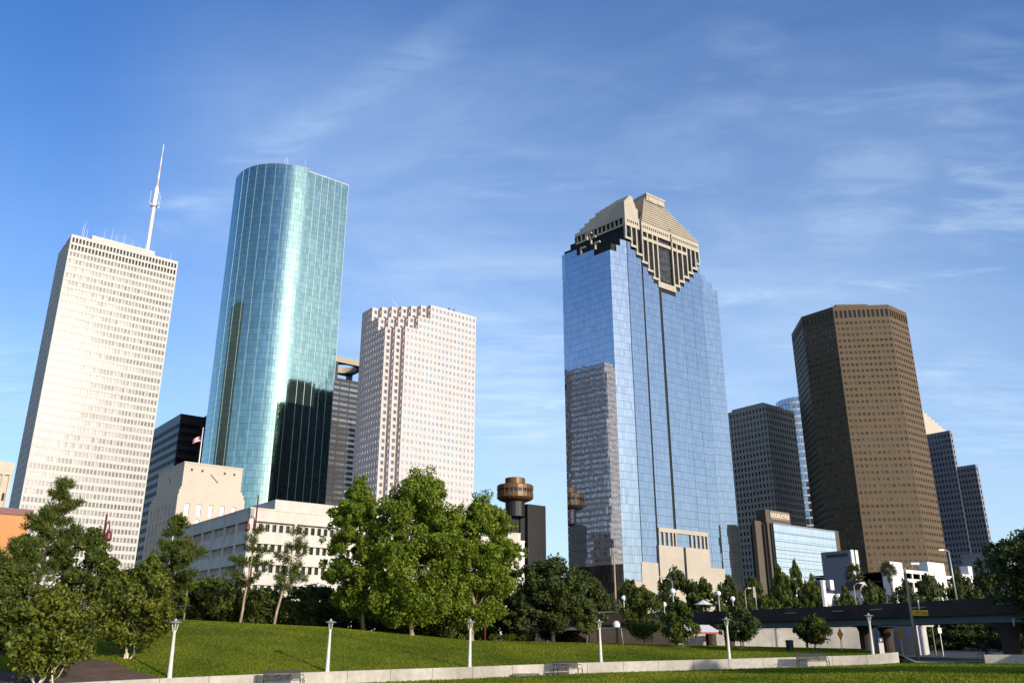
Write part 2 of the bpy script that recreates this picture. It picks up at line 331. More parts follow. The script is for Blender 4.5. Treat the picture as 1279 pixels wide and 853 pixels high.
g = MB(); g.quad((-6000, -6000, -7), (6000, -6000, -7), (6000, 6000, -7), (-6000, 6000, -7)); tag(g.build('terrain_base', M['ground']), kind='structure')
g = MB()
for k in range(30):  # land to the sides and behind the viewer
    a0, a1 = math.radians(150+8*k), math.radians(150+8*(k+1))
    g.poly([(0, 2, -1.76), (900*math.cos(a0), 900*math.sin(a0), -1.76), (900*math.cos(a1), 900*math.sin(a1), -1.76)])
tag(g.build('field', M['grass']), kind='structure')
# mulch bed at the left
sheet('mulch_bed', M['mulch'], list(np.linspace(-0.66, -0.385, 60)), lambda u: list(np.linspace(ip(u, YW)+0.05, ip(u, YW)+.4+(5.4+1.3*math.sin(u*37)+.5*math.sin(u*140)-abs(u+0.5)*10)*min(1, max(0, (-.387-u)/.075))**.7, 10)), 0.03)
sheet('footpath', M['pavement'], list(np.linspace(0.428, 0.75, 20)), lambda u: list(np.linspace(ip(u, YW)+0.05, ip(u, YW)+3.0, 4)), 0.02)
sheet('crest_path', M['pavement'], list(np.linspace(-0.40, -0.245, 24)), lambda u: list(np.linspace(ip(u, YC)+0.6, ip(u, YC)+2.4, 4)), 0.10)
sheet('street', M['asphalt'], list(np.linspace(0.40, 0.75, 20)), lambda u: list(np.linspace(88, 150, 8)), 0.03)

# ------------------------------------------------------------------ facade tools (building-local coordinates)
def edge(p, q):
    L = math.hypot(q[0]-p[0], q[1]-p[1]); u = ((q[0]-p[0])/L, (q[1]-p[1])/L); return L, u, (u[1], -u[0])
def wall(W, p, q, z0, z1):
    W.quad((p[0], p[1], z0), (q[0], q[1], z0), (q[0], q[1], z1), (p[0], p[1], z1))
def facade(W, win, p, q, z0, z1, ncol, nrow, fx, fz, dep, mx=0.0, mt=0.0, mb=0.0, shift=0.0):
    L, u, n = edge(p, q); cw = (L-2*mx)/ncol; h = (z1-z0-mt-mb)/nrow; ww = cw*fx; wh = h*fz
    P = lambda s, z, d=0.0: (p[0]+u[0]*s-n[0]*d, p[1]+u[1]*s-n[1]*d, z)
    zlo = z0
    for r in range(nrow):
        a = z0+mb+r*h+(h-wh)*(0.5+shift); b = a+wh
        W.quad(P(0, zlo), P(L, zlo), P(L, a), P(0, a))
        s = 0.0
        for c in range(ncol):
            s0 = mx+c*cw+(cw-ww)/2; s1 = s0+ww
            W.quad(P(s, a), P(s0, a), P(s0, b), P(s, b)); s = s1
            W.quad(P(s0, a), P(s1, a), P(s1, a, dep), P(s0, a, dep)); W.quad(P(s0, b, dep), P(s1, b, dep), P(s1, b), P(s0, b))
            W.quad(P(s0, a), P(s0, a, dep), P(s0, b, dep), P(s0, b)); W.quad(P(s1, a, dep), P(s1, a), P(s1, b), P(s1, b, dep))
            win.append((P(s0, a, dep), P(s1, a, dep), P(s1, b, dep), P(s0, b, dep)))
        W.quad(P(s, a), P(L, a), P(L, b), P(s, b))
        zlo = b
    W.quad(P(0, zlo), P(L, zlo), P(L, z1), P(0, z1))
def put_windows(root, quads, m, name='window', seed=1, lim=100, ymax=700):
    """the windows that show largest become parts of their own; past 100 the rest are one part"""
    r = np.random.default_rng(seed); MW = Matrix.Translation(root.location) @ Matrix.Rotation(root.rotation_euler[2], 4, 'Z')
    sc_ = []
    for i, q in enumerate(quads):
        pp = [proj(MW@Vector(v)) for v in q]
        if None in pp: sc_.append(-1e9); continue
        A = sum(pp[k][0]*pp[(k+1) % 4][1]-pp[(k+1) % 4][0]*pp[k][1] for k in range(4))*-0.5
        cx = sum(p[0] for p in pp)/4; cy = sum(p[1] for p in pp)/4
        if not (0 < cx < 1279): A -= 1e4
        if cy > ymax: A -= 1e3
        sc_.append(A)
    order = sorted(range(len(quads)), key=lambda i: -sc_[i]); own = order if len(quads) <= lim else order[:lim]
    rest = [] if len(quads) <= lim else order[lim:]
    fl_ = {}; rv = np.array([min(1, max(0, fl_.setdefault(round(q[0][2], 1), r.normal()*.22)+r.random()**1.5)) for q in quads])
    for i in own: link(name, quads_mesh(name, [quads[i]], m, [rv[i]]), root)
    if rest:
        o = link(name, quads_mesh(name, [quads[i] for i in rest], m, [rv[i] for i in rest]), root); o['kind'] = 'stuff'
def curtain(out, p, q, z0, z1, pw, ph, tilt=0.006, gap=0.05, ztop=None, r=rng0, smooth_n=None):
    """glass panels, each a pane of its own very slightly out of true"""
    L, u, n = edge(p, q); nc = max(1, round(L/pw)); cw = L/nc; nr = max(1, round((z1-z0)/ph)); h = (z1-z0)/nr; gz_ = max(gap, .028*ph)
    for c in range(nc):
        s0, s1 = c*cw+gap/2, (c+1)*cw-gap/2
        lim = z1 if ztop is None else ztop((c+0.5)*cw)
        for k in range(nr):
            a, b = z0+k*h+gz_/2, z0+(k+1)*h-gz_/2
            if b > lim+0.2: break
            d = [r.gauss(0, tilt)*1.0 for _ in range(3)]
            tx, tz = d[0], d[1]
            f = lambda s, z, sx, sz: (p[0]+u[0]*s+n[0]*(sx*tx+sz*tz), p[1]+u[1]*s+n[1]*(sx*tx+sz*tz), z)
            out.append((f(s0, a, -1, -1), f(s1, a, 1, -1), f(s1, b, 1, 1), f(s0, b, -1, 1)))
def panes(root, quads, m, name='glass_skin', seed=3):
    r = np.random.default_rng(seed); return link(name, quads_mesh(name, quads, m, r.random(len(quads))), root)
PH = R(38.5)   # the street grid's turn
ZG = -2.0
# ------------------------------------------------------------------ white tower with the mast
def white_tower():
    b = empty('office_tower', (-247.7, 429.9, ZG), PH, 'white stone tower with close rows of small windows and a tall white mast', 'skyscraper')
    H = 216-ZG; Wd, D = 59.2, 33.0
    W = MB(); win = []; dk = []
    z1 = H; zt = H-2*4.23-0.8
    facade(W, win, (0, 0), (Wd, 0), 0, zt, 32, 49, 0.66, 0.58, 0.3, mx=0.5)
    facade(W, dk, (0, 0), (Wd, 0), zt, z1, 32, 2, 0.62, 0.66, 1.0, mx=0.5, mt=0.8)
    facade(W, win, (0, D), (0, 0), 0, zt, 18, 49, 0.60, 0.52, 0.45, mx=0.5)
    facade(W, dk, (0, D), (0, 0), zt, z1, 18, 2, 0.62, 0.66, 1.0, mx=0.5, mt=0.8)
    wall(W, (Wd, 0), (Wd, D), 0, z1); wall(W, (Wd, D), (0, D), 0, z1)
    W.poly([(0, 0, z1-1.2), (Wd, 0, z1-1.2), (Wd, D, z1-1.2), (0, D, z1-1.2)])
    for a in ((0.0, Wd, 0.003, 0.5), (0.0, Wd, D-0.5, D-0.003)): W.box(a[0]+.003, a[1]-.003, a[2], a[3], z1-1.2, z1+0.35)
    for a in ((0.003, 0.5), (Wd-0.5, Wd-0.003)): W.box(a[0], a[1], 0.5, D-0.5, z1-1.2, z1+0.35)
    W.build('wall', M['white_stone'], b)
    put_windows(b, win, M['tower_window'], seed=11); 
    rr = np.random.default_rng(5); 
    for a_ in range(0, len(dk), 1): link('louvre', quads_mesh('louvre', [dk[a_]], M['dark_window'], [rr.random()*.6]), b)
    p = MB(); p.box(11, 46, 3, 20, z1-1.3, z1+4.2); p.box(11.3, 45.7, 2.9, 3, z1+2.6, z1+3.0); p.build('roof_house', M['white_stone'], b)
    m = MB(); c = (44, 14, z1+2)
    m.lathe([(1.15, 0), (0.95, 36), (0.95, 37)], 14, c); m.lathe([(0.2, 36.3), (1.9, 36.5), (1.9, 37.0), (0.2, 37.1)], 14, c); m.lathe([(1.35, 37.2), (1.3, 48), (0.6, 51)], 14, c)
    for k in range(4):
        a = k*math.pi/2+.4; m.tube([(c[0], c[1], c[2]+36.8), (c[0]+3.7*math.cos(a), c[1]+3.7*math.sin(a), c[2]+37.2)], 0.28, 5)
        a = k*math.pi/2+.4; m.tube([(c[0]+3.5*math.cos(a), c[1]+3.5*math.sin(a), c[2]+37), (c[0]+3.5*math.cos(a), c[1]+3.5*math.sin(a), c[2]+46)], 0.1, 5)
    mo = m.build('mast', M['white_paint'], b)
    for k in range(6):
        t = MB(); t.lathe([(0.55-.06*k, 51+k*5), (0.5-.06*k, 56+k*5)], 8, c); t.build('mast_section', M['mast_red'] if k % 2 == 0 else M['white_paint'], mo)
    for x, y, h in ((5.5, 1.5, 9), (6.6, 3, 12), (8, 2, 7), (18, 8, 12), (22, 7, 14), (25, 9, 12), (29, 8, 13), (34, 8, 10), (37, 3.5, 7), (55, 2, 6), (40.5, 5, 8), (1, 14, 5), (1, 24, 4)):
        a = MB(); a.tube([(x, y, z1-1), (x, y, z1+h*.6), (x, y, z1+h)], [0.11, 0.08, 0.04], 5); a.build('whip_aerial', M['white_paint'], b)
white_tower()
# ------------------------------------------------------------------ teal round tower
def teal_tower():
    b = empty('glass_tower', (-135.4, 496.1, ZG), PH, 'tall rounded teal glass tower with thin pale vertical ribs', 'skyscraper')
    H = 298-ZG; Rr = 34.0; W2 = 29.5; H2 = H-1.6
    pts = []
    for k in range(33):
        a = -math.pi/2-math.pi/2*k/32; pts.append((Rr*math.cos(a), Rr+Rr*math.sin(a)))
    ring = pts[::-1]                     # from the far left end of the curve to the flat front
    qs = []; r = random.Random(4)
    for p, q in zip(ring, ring[1:]): curtain(qs, p, q, 0, H, 1.7, 4.0, 0.005, 0.06, r=r)
    curtain(qs, (-Rr, Rr+7.3), (-Rr, Rr), 0, H, 1.7, 4.0, 0.005, 0.06, r=r)
    panes(b, qs, M['teal_glass'])
    qs = []; curtain(qs, (0.0, 0.5), (W2, 0.5), 0, H2, 1.55, 4.0, 0.005, 0.06, r=r); curtain(qs, (W2, 0.5), (W2, 36), 0, H2, 1.55, 4.0, 0.005, 0.06, r=r)
    panes(b, qs, M['teal_glass'])
    body = [(-Rr+.25, Rr+7.3)]+[(x+(0-x)*0.008, y+(Rr-y)*0.008) for x, y in ring]+[(0.01, Rr+7.3)]
    c = MB(); c.prism(body, 0, H-0.6); c.prism([(0.02, 0.8), (W2-.25, 0.8), (W2-.25, 36), (0.02, 36)], 0, H2-0.6); c.build('core', M['dark_void'], b)
    rb = MB()
    for k in range(1, 33, 4): 
        x, y = pts[k]; d = Vector((x, y-Rr)).normalized(); M4 = Matrix.Translation((x, y, 0)) @ Matrix.Rotation(math.atan2(d.y, d.x), 4, 'Z'); rb.box(-0.05, 0.12, -0.07, 0.07, 0, H+0.3, M4)
    for k in range(6): s = W2*(k+1)/6; rb.box(s-.11, s+.11, 0.33, 0.53, 0, H2+0.3)
    rb.build('vertical_rib', M['teal_rib'], b)
    cp = MB()
    for p, q in zip(ring, ring[1:]):
        L, u, n = edge(p, q); cp.poly([(p[0], p[1], H), (q[0], q[1], H), (q[0]-n[0]*1, q[1]-n[1]*1, H+.02), (p[0]-n[0]*1, p[1]-n[1]*1, H+.02)]); cp.quad((p[0]+n[0]*.1, p[1]+n[1]*.1, H-.5), (q[0]+n[0]*.1, q[1]+n[1]*.1, H-.5), (q[0], q[1], H), (p[0], p[1], H))
    cp.box(0.1, W2+.1, 0.35, 0.9, H2-.4, H2+.1); cp.build('coping', M['galv'], b)
    for x, y, h in ((-14, 8, 6), (-12.5, 8, 7.5), (-11, 9, 5)):
        a = MB(); a.tube([(x, y, H-.6), (x, y, H+h)], 0.25, 5); a.tube([(x-1.5, y, H+h*.6), (x+1.5, y, H+h*.6)], .15, 5); a.build('aerial', M['galv'], b)
    a = MB(); a.tube([(-1.5, 4, H-.6), (-1.5, 4, H+9)], [.2, .08], 5); a.build('aerial', M['galv'], b)
    a = MB(); a.lathe([(1.2, 0), (1.3, 1.5), (.6, 2.4)], 10, (13, 3, H2-.6)); a.build('roof_dome', M['white_paint'], b)
teal_tower()
# ------------------------------------------------------------------ pale pink tower with the sawtooth corner
def pink_tower():
    k = 0.85; T = 4.25*k; H = 163.2-ZG
    b = empty('office_tower', (-41.65, 404.3, ZG), PH, 'pale pink granite tower with a sawtooth notched corner and square windows', 'skyscraper')
    Wd = 33.8*k; D = 38*k; qx = -6*T          # unclipped corner at (qx, 0)
    fl = 4.0*k*1.02; zA = H-2.25*fl; zB = zA-2.1*fl
    W = MB(); win = []
    def level(n, z0, z1, nr, mt):
        x1 = qx+n*T; y1 = n*T
        facade(W, win, (x1, 0), (Wd, 0), z0, z1, max(1, round((Wd-x1)/(T/1.5))), nr, .52, .47, 0.15, mx=.25, mt=mt)
        facade(W, win, (qx, D), (qx, y1), z0, z1, max(1, round((D-y1)/(T/1.5))), nr, .52, .47, 0.15, mx=.25, mt=mt)
        for i in range(n):
            a = (qx+i*T, y1-i*T); c = (a[0]+T, a[1]); e = (c[0], c[1]-T)
            facade(W, win, a, c, z0, z1, 1, nr, .52, .52, 0.25, mt=mt)
            facade(W, win, c, e, z0, z1, 1, nr, .62, .52, 0.25, mt=mt)
        poly = [(qx, D), (qx, y1)]
        for i in range(n): poly += [(qx+(i+1)*T, y1-i*T), (qx+(i+1)*T, y1-(i+1)*T)]
        poly += [(Wd, 0), (Wd, D)]
        return poly
    p0 = level(2, 0, zB, round(zB/fl), 0); p1 = level(4, zB, zA, 2, 0); p2 = level(6, zA, H, 2, 0.6)
    for p, z in ((p0, zB), (p1, zA), (p2, H-.5)): W.poly([(x, y, z) for x, y in p])
    facade(W, win, (Wd, 0), (Wd, D), 0, H, 12, round(H/fl), .6, .52, .25); 
    RW = MB(); rwin = []; facade(RW, rwin, (Wd, D), (qx, D), 0, H, 12, round(H/fl), .8, .6, .25); RW.build('rear_wall', M['black_stone'], b); put_windows(b, rwin, M['smoke_window'], 'rear_window', 22)  # back coloured black so its reflection in the teal glass turns dark
    W.build('wall', M['pink_granite'], b); put_windows(b, win, M['silver_window'], seed=21, ymax=610)
    r = MB(); r.box(2, 17, 9, 21, H-.4, H+2.6); r.build('roof_house', M['white_paint'], b)
    a = MB(); a.tube([(-9, 15, H-.4), (-14, 15.5, H+4)], .12, 5); a.build('davit', M['white_paint'], b)
    for x in (12, 15): 
        a = MB(); a.lathe([(.5, 0), (.45, 1.6), (.2, 2)], 8, (x, 1, H-.5)); a.build('roof_vent', M['dark_metal'], b)
pink_tower()
def hidden_tower():
    P = Vector((-41.65, 404.3)); er = Vector((math.cos(PH), math.sin(PH))); el = Vector((-er.y, er.x)); c = P+er*8+el*40; H = 168-ZG
    b = empty('office_tower', (c.x, c.y, ZG), PH, 'black tower behind the pale pink tower, seen only reflected in the glass towers', 'skyscraper')
    W = MB(); win = []
    for p, q in (((0, 0), (39, 0)), ((39, 0), (39, 30)), ((39, 30), (0, 30)), ((0, 30), (0, 0))): facade(W, win, p, q, 0, H, 10, 38, .7, .5, .5, mt=3)
    W.poly([(0, 0, H-.3), (39, 0, H-.3), (39, 30, H-.3), (0, 30, H-.3)]); W.build('wall', M['black_stone'], b); put_windows(b, win, M['smoke_window'], seed=25)
    r = MB(); r.box(2, 22, 4, 26, H-.4, H+5); r.build('roof_house', M['black_stone'], b)
hidden_tower()
# ------------------------------------------------------------------ blue glass tower with the stepped stone crown
def blue_tower():
    G = ZG
    b = empty('glass_tower', (64.5, 431.7, 0), R(37), 'blue mirrored glass tower with a stepped tan stone crown', 'skyscraper')
    MI = (Matrix.Translation(b.location) @ Matrix.Rotation(b.rotation_euler[2], 4, 'Z')).inverted()
    lp = lambda x, y: tuple((MI@Vector((x, y, 0)))[:2])
    P0 = lp(54.2, 425.7); PL = lp(54.2-35.4*math.sin(R(45)), 425.7+35.4*math.cos(R(45)))
    ca, sa = math.cos(R(-7)), math.sin(R(-7)); FW = 61.0; RS = (FW+13*ca, 13*sa)
    back = [(RS[0]-1, 46), (PL[0]+30, PL[1]+15)]
    zV = lambda s: 190.8 if abs(s-31) < 7 else 190.8+3.9*math.ceil((abs(s-31)-7)/4.15-1e-6)
    r = random.Random(9)
    qs = []
    LL = edge(PL, P0)[0]
    def zleft(s):
        t = LL-s                       # metres from the near edge
        return 204.5+4.1*min(2, int(t/(LL/3)))
    curtain(qs, PL, P0, 36, 217, 1.43, 4.1, 0.0045, 0.05, zleft, r)
    LS = edge(P0, (-.6, -.3))[0]
    curtain(qs, P0, (-.6, -.3), 28.3, 221, 1.35, 4.1, 0.004, 0.05, lambda s: 208+4.1*int(s/(LS/3)), r)
    n0 = len(qs)
    for a, c in ((0.2, 10.8), (12.0, 24.0), (26.0, 43.3), (43.45, 52.2), (52.35, FW)): curtain(qs, (a, 0), (c, 0), 36.9, 217, 1.33, 4.1, 0.004, 0.05, lambda s, a=a: zV(a+s)+.1, r)
    curtain(qs, (FW+.1, -.02), RS, 30, 217, 1.35, 4.1, 0.004, 0.05, lambda s: 209-4.1*int(s/4.4), r)
    curtain(qs, RS, back[0], 0, 200, 2.6, 4.1, 0.006, 0.05, None, r)
    panes(b, qs, M['blue_glass'])
    ins = lambda pt, d: (pt[0]+(34-pt[0])*d/40, pt[1]+(20-pt[1])*d/40)
    c = MB(); c.prism([ins(p, .6) for p in (PL, P0, (0, 0), (FW, 0), RS, back[0], back[1])], G, 196)
    c.prism([ins(p, 1.2) for p in (PL, P0, (0, 0), (FW, 0), (FW+4, 0), back[0], back[1])], 196, 209)
    c.prism([(0.5, 1.6), (FW-.2, 1.6), (FW-.2, 36), (14, 46), (-6.6, 46)], 205, 221.5); c.prism([(0.6, 1.7), (12, 1.7), (14, 41), (-6.0, 41)], 221.6, 224.6); c.prism([(0.7, 1.8), (12, 1.8), (14, 37.5), (-5.4, 37.5)], 224.7, 228)
    c.build('core', M['dark_void'], b)
    d = MB()
    curtain_d = []
    curtain(curtain_d, PL, P0, G, 36, 1.43, 4.1, 0.006, 0.08, None, r); panes(b, curtain_d, M['smoke_window'], 'base_glass'); curtain_d = []; curtain(curtain_d, (FW, .3), (RS[0], RS[1]+.3), G, 36.6, 2.7, 4.1, .004, .12, None, r)
    panes(b, curtain_d, M['smoke_window'], 'base_glass')
    # stone: podium
    s = MB(); s.box(-1.2, 10.5, -.5, .5, G, 37.4); s.box(11.2, 29.2, -1.0, .4, G, 46.3); s.box(31.0, 49.4, -1.0, .4, G, 46.3); s.box(49.45, 61.2, -.5, .5, G, 37.0)
    Mst = Matrix.Translation((P0[0], P0[1], 0)) @ Matrix.Rotation(math.atan2(-P0[1]-.3, -P0[0]-.6), 4, 'Z'); s.box(0.2, LS-.3, -.1, .5, G, 28.2, Mst)
    s.box(12.0, 49.4, -.8, .6, 53.0, 55.1)
    for x in (12.0, 15.3, 18.6, 21.9, 24.2, 36.0, 39.3, 42.6, 45.9, 48.6): s.box(x, x+.85, -.7, .6, 46.3, 53.0)
    for z in (8, 12.5, 17, 21.5, 26, 30.5, 35, 39.5, 43.5):
        for x0, x1 in ((11.25, 29.15), (31.05, 49.35)): s.box(x0, x1, -1.04, -1.0, z, z+.14)
    s.build('stone_podium', M['crown_stone'], b)
    w_ = []; curtain(w_, (12.85, .3), (24.2, .3), 46.4, 53, 2.4, 3.3, .004, .1, None, r); curtain(w_, (36.8, .3), (48.6, .3), 46.4, 53, 2.4, 3.3, .004, .1, None, r)
    panes(b, w_, M['smoke_window'], 'podium_window'); w_ = []; curtain(w_, (25.1, .3), (36, .3), 46.4, 53, 3, 1.6, .004, .08, None, r); panes(b, w_, M['blue_glass'], 'lobby_window')
    # stone: the V of the crown
    s = MB(); zt = 222.8
    for k in range(-6, 7):
        if k == 0: a0, a1 = 24.0, 38.0
        elif k > 0: a0, a1 = 38+4.15*(k-1), 38+4.15*k
        else: a0, a1 = 24+4.15*k, 24+4.15*(k+1)
        a0 = max(a0, -.8); a1 = min(a1, 61.2); z = zV((a0+a1)/2)
        s.box(a0-.3, a1+.3, -.45, .9, z+.1, z+(3.6 if k == 0 else 1.5))
        if k == 0: 
            for x in (25.5, 29.2, 32.2, 35.4): s.box(x, x+1.1, -.6, -.45, z+1.2, z+2.6)
        zu = zV((a0+a1)/2 + (4.15 if k >= 0 else -4.15))
    for x in (-.8, 3.6, 7.6, 12.2, 16.4, 20.6, 24.4, 37.0, 41.0, 45.3, 49.6, 53.2, 57.2, 60.6):
        s.box(x, x+.9, -.4, .95, zV(x+.45)+1.2, zt)
    s.box(-.9, 10.6, -.5, 1.2, zt, 228); s.box(12.2, 36.0, -.5, 1.2, zt, 229.2); s.box(37.2, 61.2, -.5, 1.2, zt, 228)
    s.box(13, 36, -.48, .9, 217.6, 219.6); s.box(37.2, 50.2, -.48, .9, 217.6, 219.6)
    # left gable block, stair-stepped to the slot
    for i in range(6): s.box(-.9+(0 if i == 0 else .0), 10.6-1.1*i*1.0, -.5, 9-i*.2, 228+i*1.7, 228+(i+1)*1.7)
    # right shoulder and the central stepped pyramid
    for i in range(11):
        z0 = 228+i*1.95; half_l = 31-12.6-i*.95; half_r = 31-1.5+.7-i*2.15
        s.box(31-half_l, 31+max(half_r, 7.2), -.4+i*.62, 24-i*.3, z0, z0+1.4); s.box(31-half_l-.3, 31+max(half_r, 7.2)+.3, -.95+i*.62, 24-i*.3, z0+1.4, z0+1.97)
    s.box(23.4, 38.6, 4.6, 21, 248.5, 252.2); s.box(22.9, 39.1, 4.2, 21.4, 252.2, 253.4)
    for x in (25.0, 33.0): s.box(x, x+4.2, 4.3, 4.6, 248.9, 251.4)
    s.build('stone_crown', M['crown_stone'], b)
    # the darker stepped roof towards the left face
    s = MB(); dl = Vector((-.139, .99)); B0 = Vector((-.65, .75))
    def slab(t0, t1, z0, z1, dp=14, off=0.0):
        n = Vector((.99, .139)); p, q = B0+dl*t0+n*off, B0+dl*t1+n*off
        s.prism([tuple(p), tuple(p+n*dp), tuple(q+n*dp), tuple(q)], z0, z1)
    for t1, z0, z1 in ((36.6, 228, 230.2), (32.8, 230.2, 232.1), (29, 232.1, 234.0), (25.2, 234.0, 235.8), (17, 235.8, 236.7), (11.5, 236.7, 237.5), (3.5, 237.5, 238.2)): slab(.02, t1, z0, z1-.002)
    slab(.02, 36, 222.9, 224.0, 2)
    for k in range(12): slab(.5+3.1*k, 1.2+3.1*k, 224.0, 228, 1.2, .2)
    for i in range(5):
        B = Vector((2.0+2.0*i, 4.0+.6*i)); E_ = B+dl*(20-2.4*i); s.prism([tuple(B), (13.2, B.y), (22, E_.y), tuple(E_)], 238.0+i*2.0, 238.0+(i+1)*2.02)
    s.build('stepped_roof', M['crown_stone'], b)
    s = MB()
    for t, z in ((10.5, 208.4), (13.4, 212.6), (21, 208.6), (16.3, 216)):
        A = Vector((P0[0]+(PL[0]-P0[0])*t/35.4, P0[1]+(PL[1]-P0[1])*t/35.4)); dr = Vector((PL[0]-P0[0], PL[1]-P0[1])).normalized()
        Mx = Matrix.Translation((A.x, A.y, 0)) @ Matrix.Rotation(math.atan2(dr.y, dr.x), 4, 'Z'); s.box(-.35, .35, -.9, .25, z, z+4.3, Mx); s.box(-.35, -3.4, -.9, .25, z+3.3, z+4.3, Mx)
    s.build('stone_bracket', M['crown_stone'], b)
    w_ = []
    for a, c in ((.1, 10.8), (12.9, 24.4), (38, 49.6), (50.5, 60.6)): curtain(w_, (a, .6), (c, .6), 190, zt, 2.8, 4.1, .004, .25, None, r)
    w_ = [q for q in w_ if q[0][2] > zV((q[0][0]+q[1][0])/2)+.8]
    for k in range(4): g_ = [q for q in w_ if (.1, 12.9, 38, 50.5)[k]-.1 <= q[0][0] < (10.9, 24.5, 49.7, 60.7)[k]]; panes(b, g_, M['smoke_window'], 'crown_window')
    w_ = []; curtain(w_, (25.4, .55), (37, .55), 194.5, zt-.6, 2.9, 1.75, .004, .16, None, r); panes(b, w_, M['dark_window'], 'crown_window')
    w_ = []
    for x in [(.9+1.55*i) for i in range(6)]+[13.2+1.7*i for i in range(13)]+[38.2+1.75*i for i in range(13)]: w_.append(((x, -.52, 225.2), (x+.85, -.52, 225.2), (x+.85, -.52, 226.8), (x, -.52, 226.8)))
    for q in w_: link('attic_window', quads_mesh('attic_window', [q], M['smoke_window'], [.2]), b)
    s = MB(); s.box(28.2, 34, 1.0, 1.6, 229.4, 232.6); s.box(35.95, 37.25, -.3, .9, zV(36), 231); s.build('crown_recess', M['dark_void'], b)
blue_tower()
# ------------------------------------------------------------------ brown eight-sided tower
def brown_tower():
    b = empty('office_tower', (224.2, 551.4, ZG), 0, 'brown granite eight-sided tower, tallest at the right', 'skyscraper')
    H = 221-ZG; d = lambda az: (math.sin(R(az)), math.cos(R(az)))
    go = lambda p, az, L: (p[0]+d(az)[0]*L, p[1]+d(az)[1]*L)
    p0 = (0, 0); p1 = go(p0, 96.5, 37.1); p2 = go(p1, 51.5, 25); l1 = go(p0, -38.5, 25); l2 = go(l1, 6.5, 37); bk1 = go(l2, 51.5, 25); bk2 = go(p2, 6.5, 37)
    fl = 4.34; nr = 49; zt = nr*fl
    W = MB(); win = []; tall = []
    for a, c, n in ((p0, p1, 12), (p1, p2, 8), (l1, p0, 8), (l2, l1, 12), (p2, bk2, 12)):
        facade(W, win, a, c, 0, zt, n, nr, .60, .42, 0.3, mx=.2)
        facade(W, tall, a, c, zt, H, n, 1, .60, .62, 0.5, mx=.2, mt=1.5)
    wall(W, bk2, bk1, 0, H); wall(W, bk1, l2, 0, H)
    pl = [p0, p1, p2, bk2, bk1, l2, l1]; W.poly([(x, y, H-.3) for x, y in pl])
    W.build('wall', M['brown_granite'], b); put_windows(b, win, M['bronze_window'], seed=31, ymax=690)
    for q in tall: link('attic_window', quads_mesh('attic_window', [q], M['smoke_window'], [.4]), b)
    r = MB(); r.prism([(5, 6), (27, 5), (30, 25), (0, 25)], H-.4, H+4); r.build('roof_house', M['brown_granite'], b)
    for x in (1.5, 3, 12): 
        a = MB(); a.tube([(x, 5, H-.4), (x, 5, H+7)], [.18, .06], 5); a.build('aerial', M['galv'], b)
brown_tower()
# ------------------------------------------------------------------ generic box towers
def box_tower(name, label, corner, W_, D_, wallm, winm, cols, cold, rows, fx, fz, dep, mt=1.0, roof=None, seed=1, rot=PH, ymax=700, own=100):
    b = empty(name, (corner[0], corner[1], ZG), rot, label, 'skyscraper'); H = corner[2]-ZG
    W = MB(); win = []
    facade(W, win, (0, 0), (W_, 0), 0, H, cols, rows, fx, fz, dep, mx=.3, mt=mt); facade(W, win, (0, D_), (0, 0), 0, H, cold, rows, fx, fz, dep, mx=.3, mt=mt)
    facade(W, win, (W_, 0), (W_, D_), 0, H, cold, rows, fx, fz, dep, mx=.3, mt=mt); wall(W, (W_, D_), (0, D_), 0, H)
    W.poly([(0, 0, H-.4), (W_, 0, H-.4), (W_, D_, H-.4), (0, D_, H-.4)])
    W.build('wall', wallm, b)
    put_windows(b, win, winm, seed=seed, ymax=ymax, lim=own)
    if roof:
        r = MB(); r.box(*roof[:4], H-.5, H+roof[4]); r.build('roof_house', wallm, b)
    return b, H
box_tower('office_tower', 'grey brown tower with a square window grid beside the blue glass tower', (191.1, 620.0, 169.6), 37.0, 37.2, M['grey_granite'], M['smoke_window'], 12, 12, 36, .52, .62, .6, 1.5, (3, 30, 4, 33, 2.5), 41)
# black tower between the white and teal towers
def black_tower():
    b = empty('office_tower', (-225.0, 560.0, ZG), PH, 'black tower between the white tower and the teal glass tower', 'skyscraper'); H = 146.4-ZG; W_ = 46; D_ = 62
    W = MB(); win = []
    facade(W, win, (0, 0), (15.6, 0), 0, H, 1, 24, .86, .52, 1.2, mt=5); facade(W, win, (18.5, -1.5), (W_, -1.5), 0, H+2.5, 2, 24, .88, .52, 1.2, mt=5)
    wall(W, (18.5, 0), (18.5, -1.5), 0, H+2.5); wall(W, (15.6, 0), (18.5, 0), 0, H)
    facade(W, win, (0, D_), (0, 0), 0, H, 16, 24, .62, .52, 1.2, mt=5); wall(W, (W_, -1.5), (W_, D_), 0, H); wall(W, (W_, D_), (0, D_), 0, H)
    W.poly([(0, 0, H-.3), (W_, 0, H-.3), (W_, D_, H-.3), (0, D_, H-.3)]); W.box(18.503, W_-.003, -1.497, 20, H-.25, H+2.4)
    W.build('wall', M['black_stone'], b); put_windows(b, win, M['black_window'], seed=51)
black_tower()
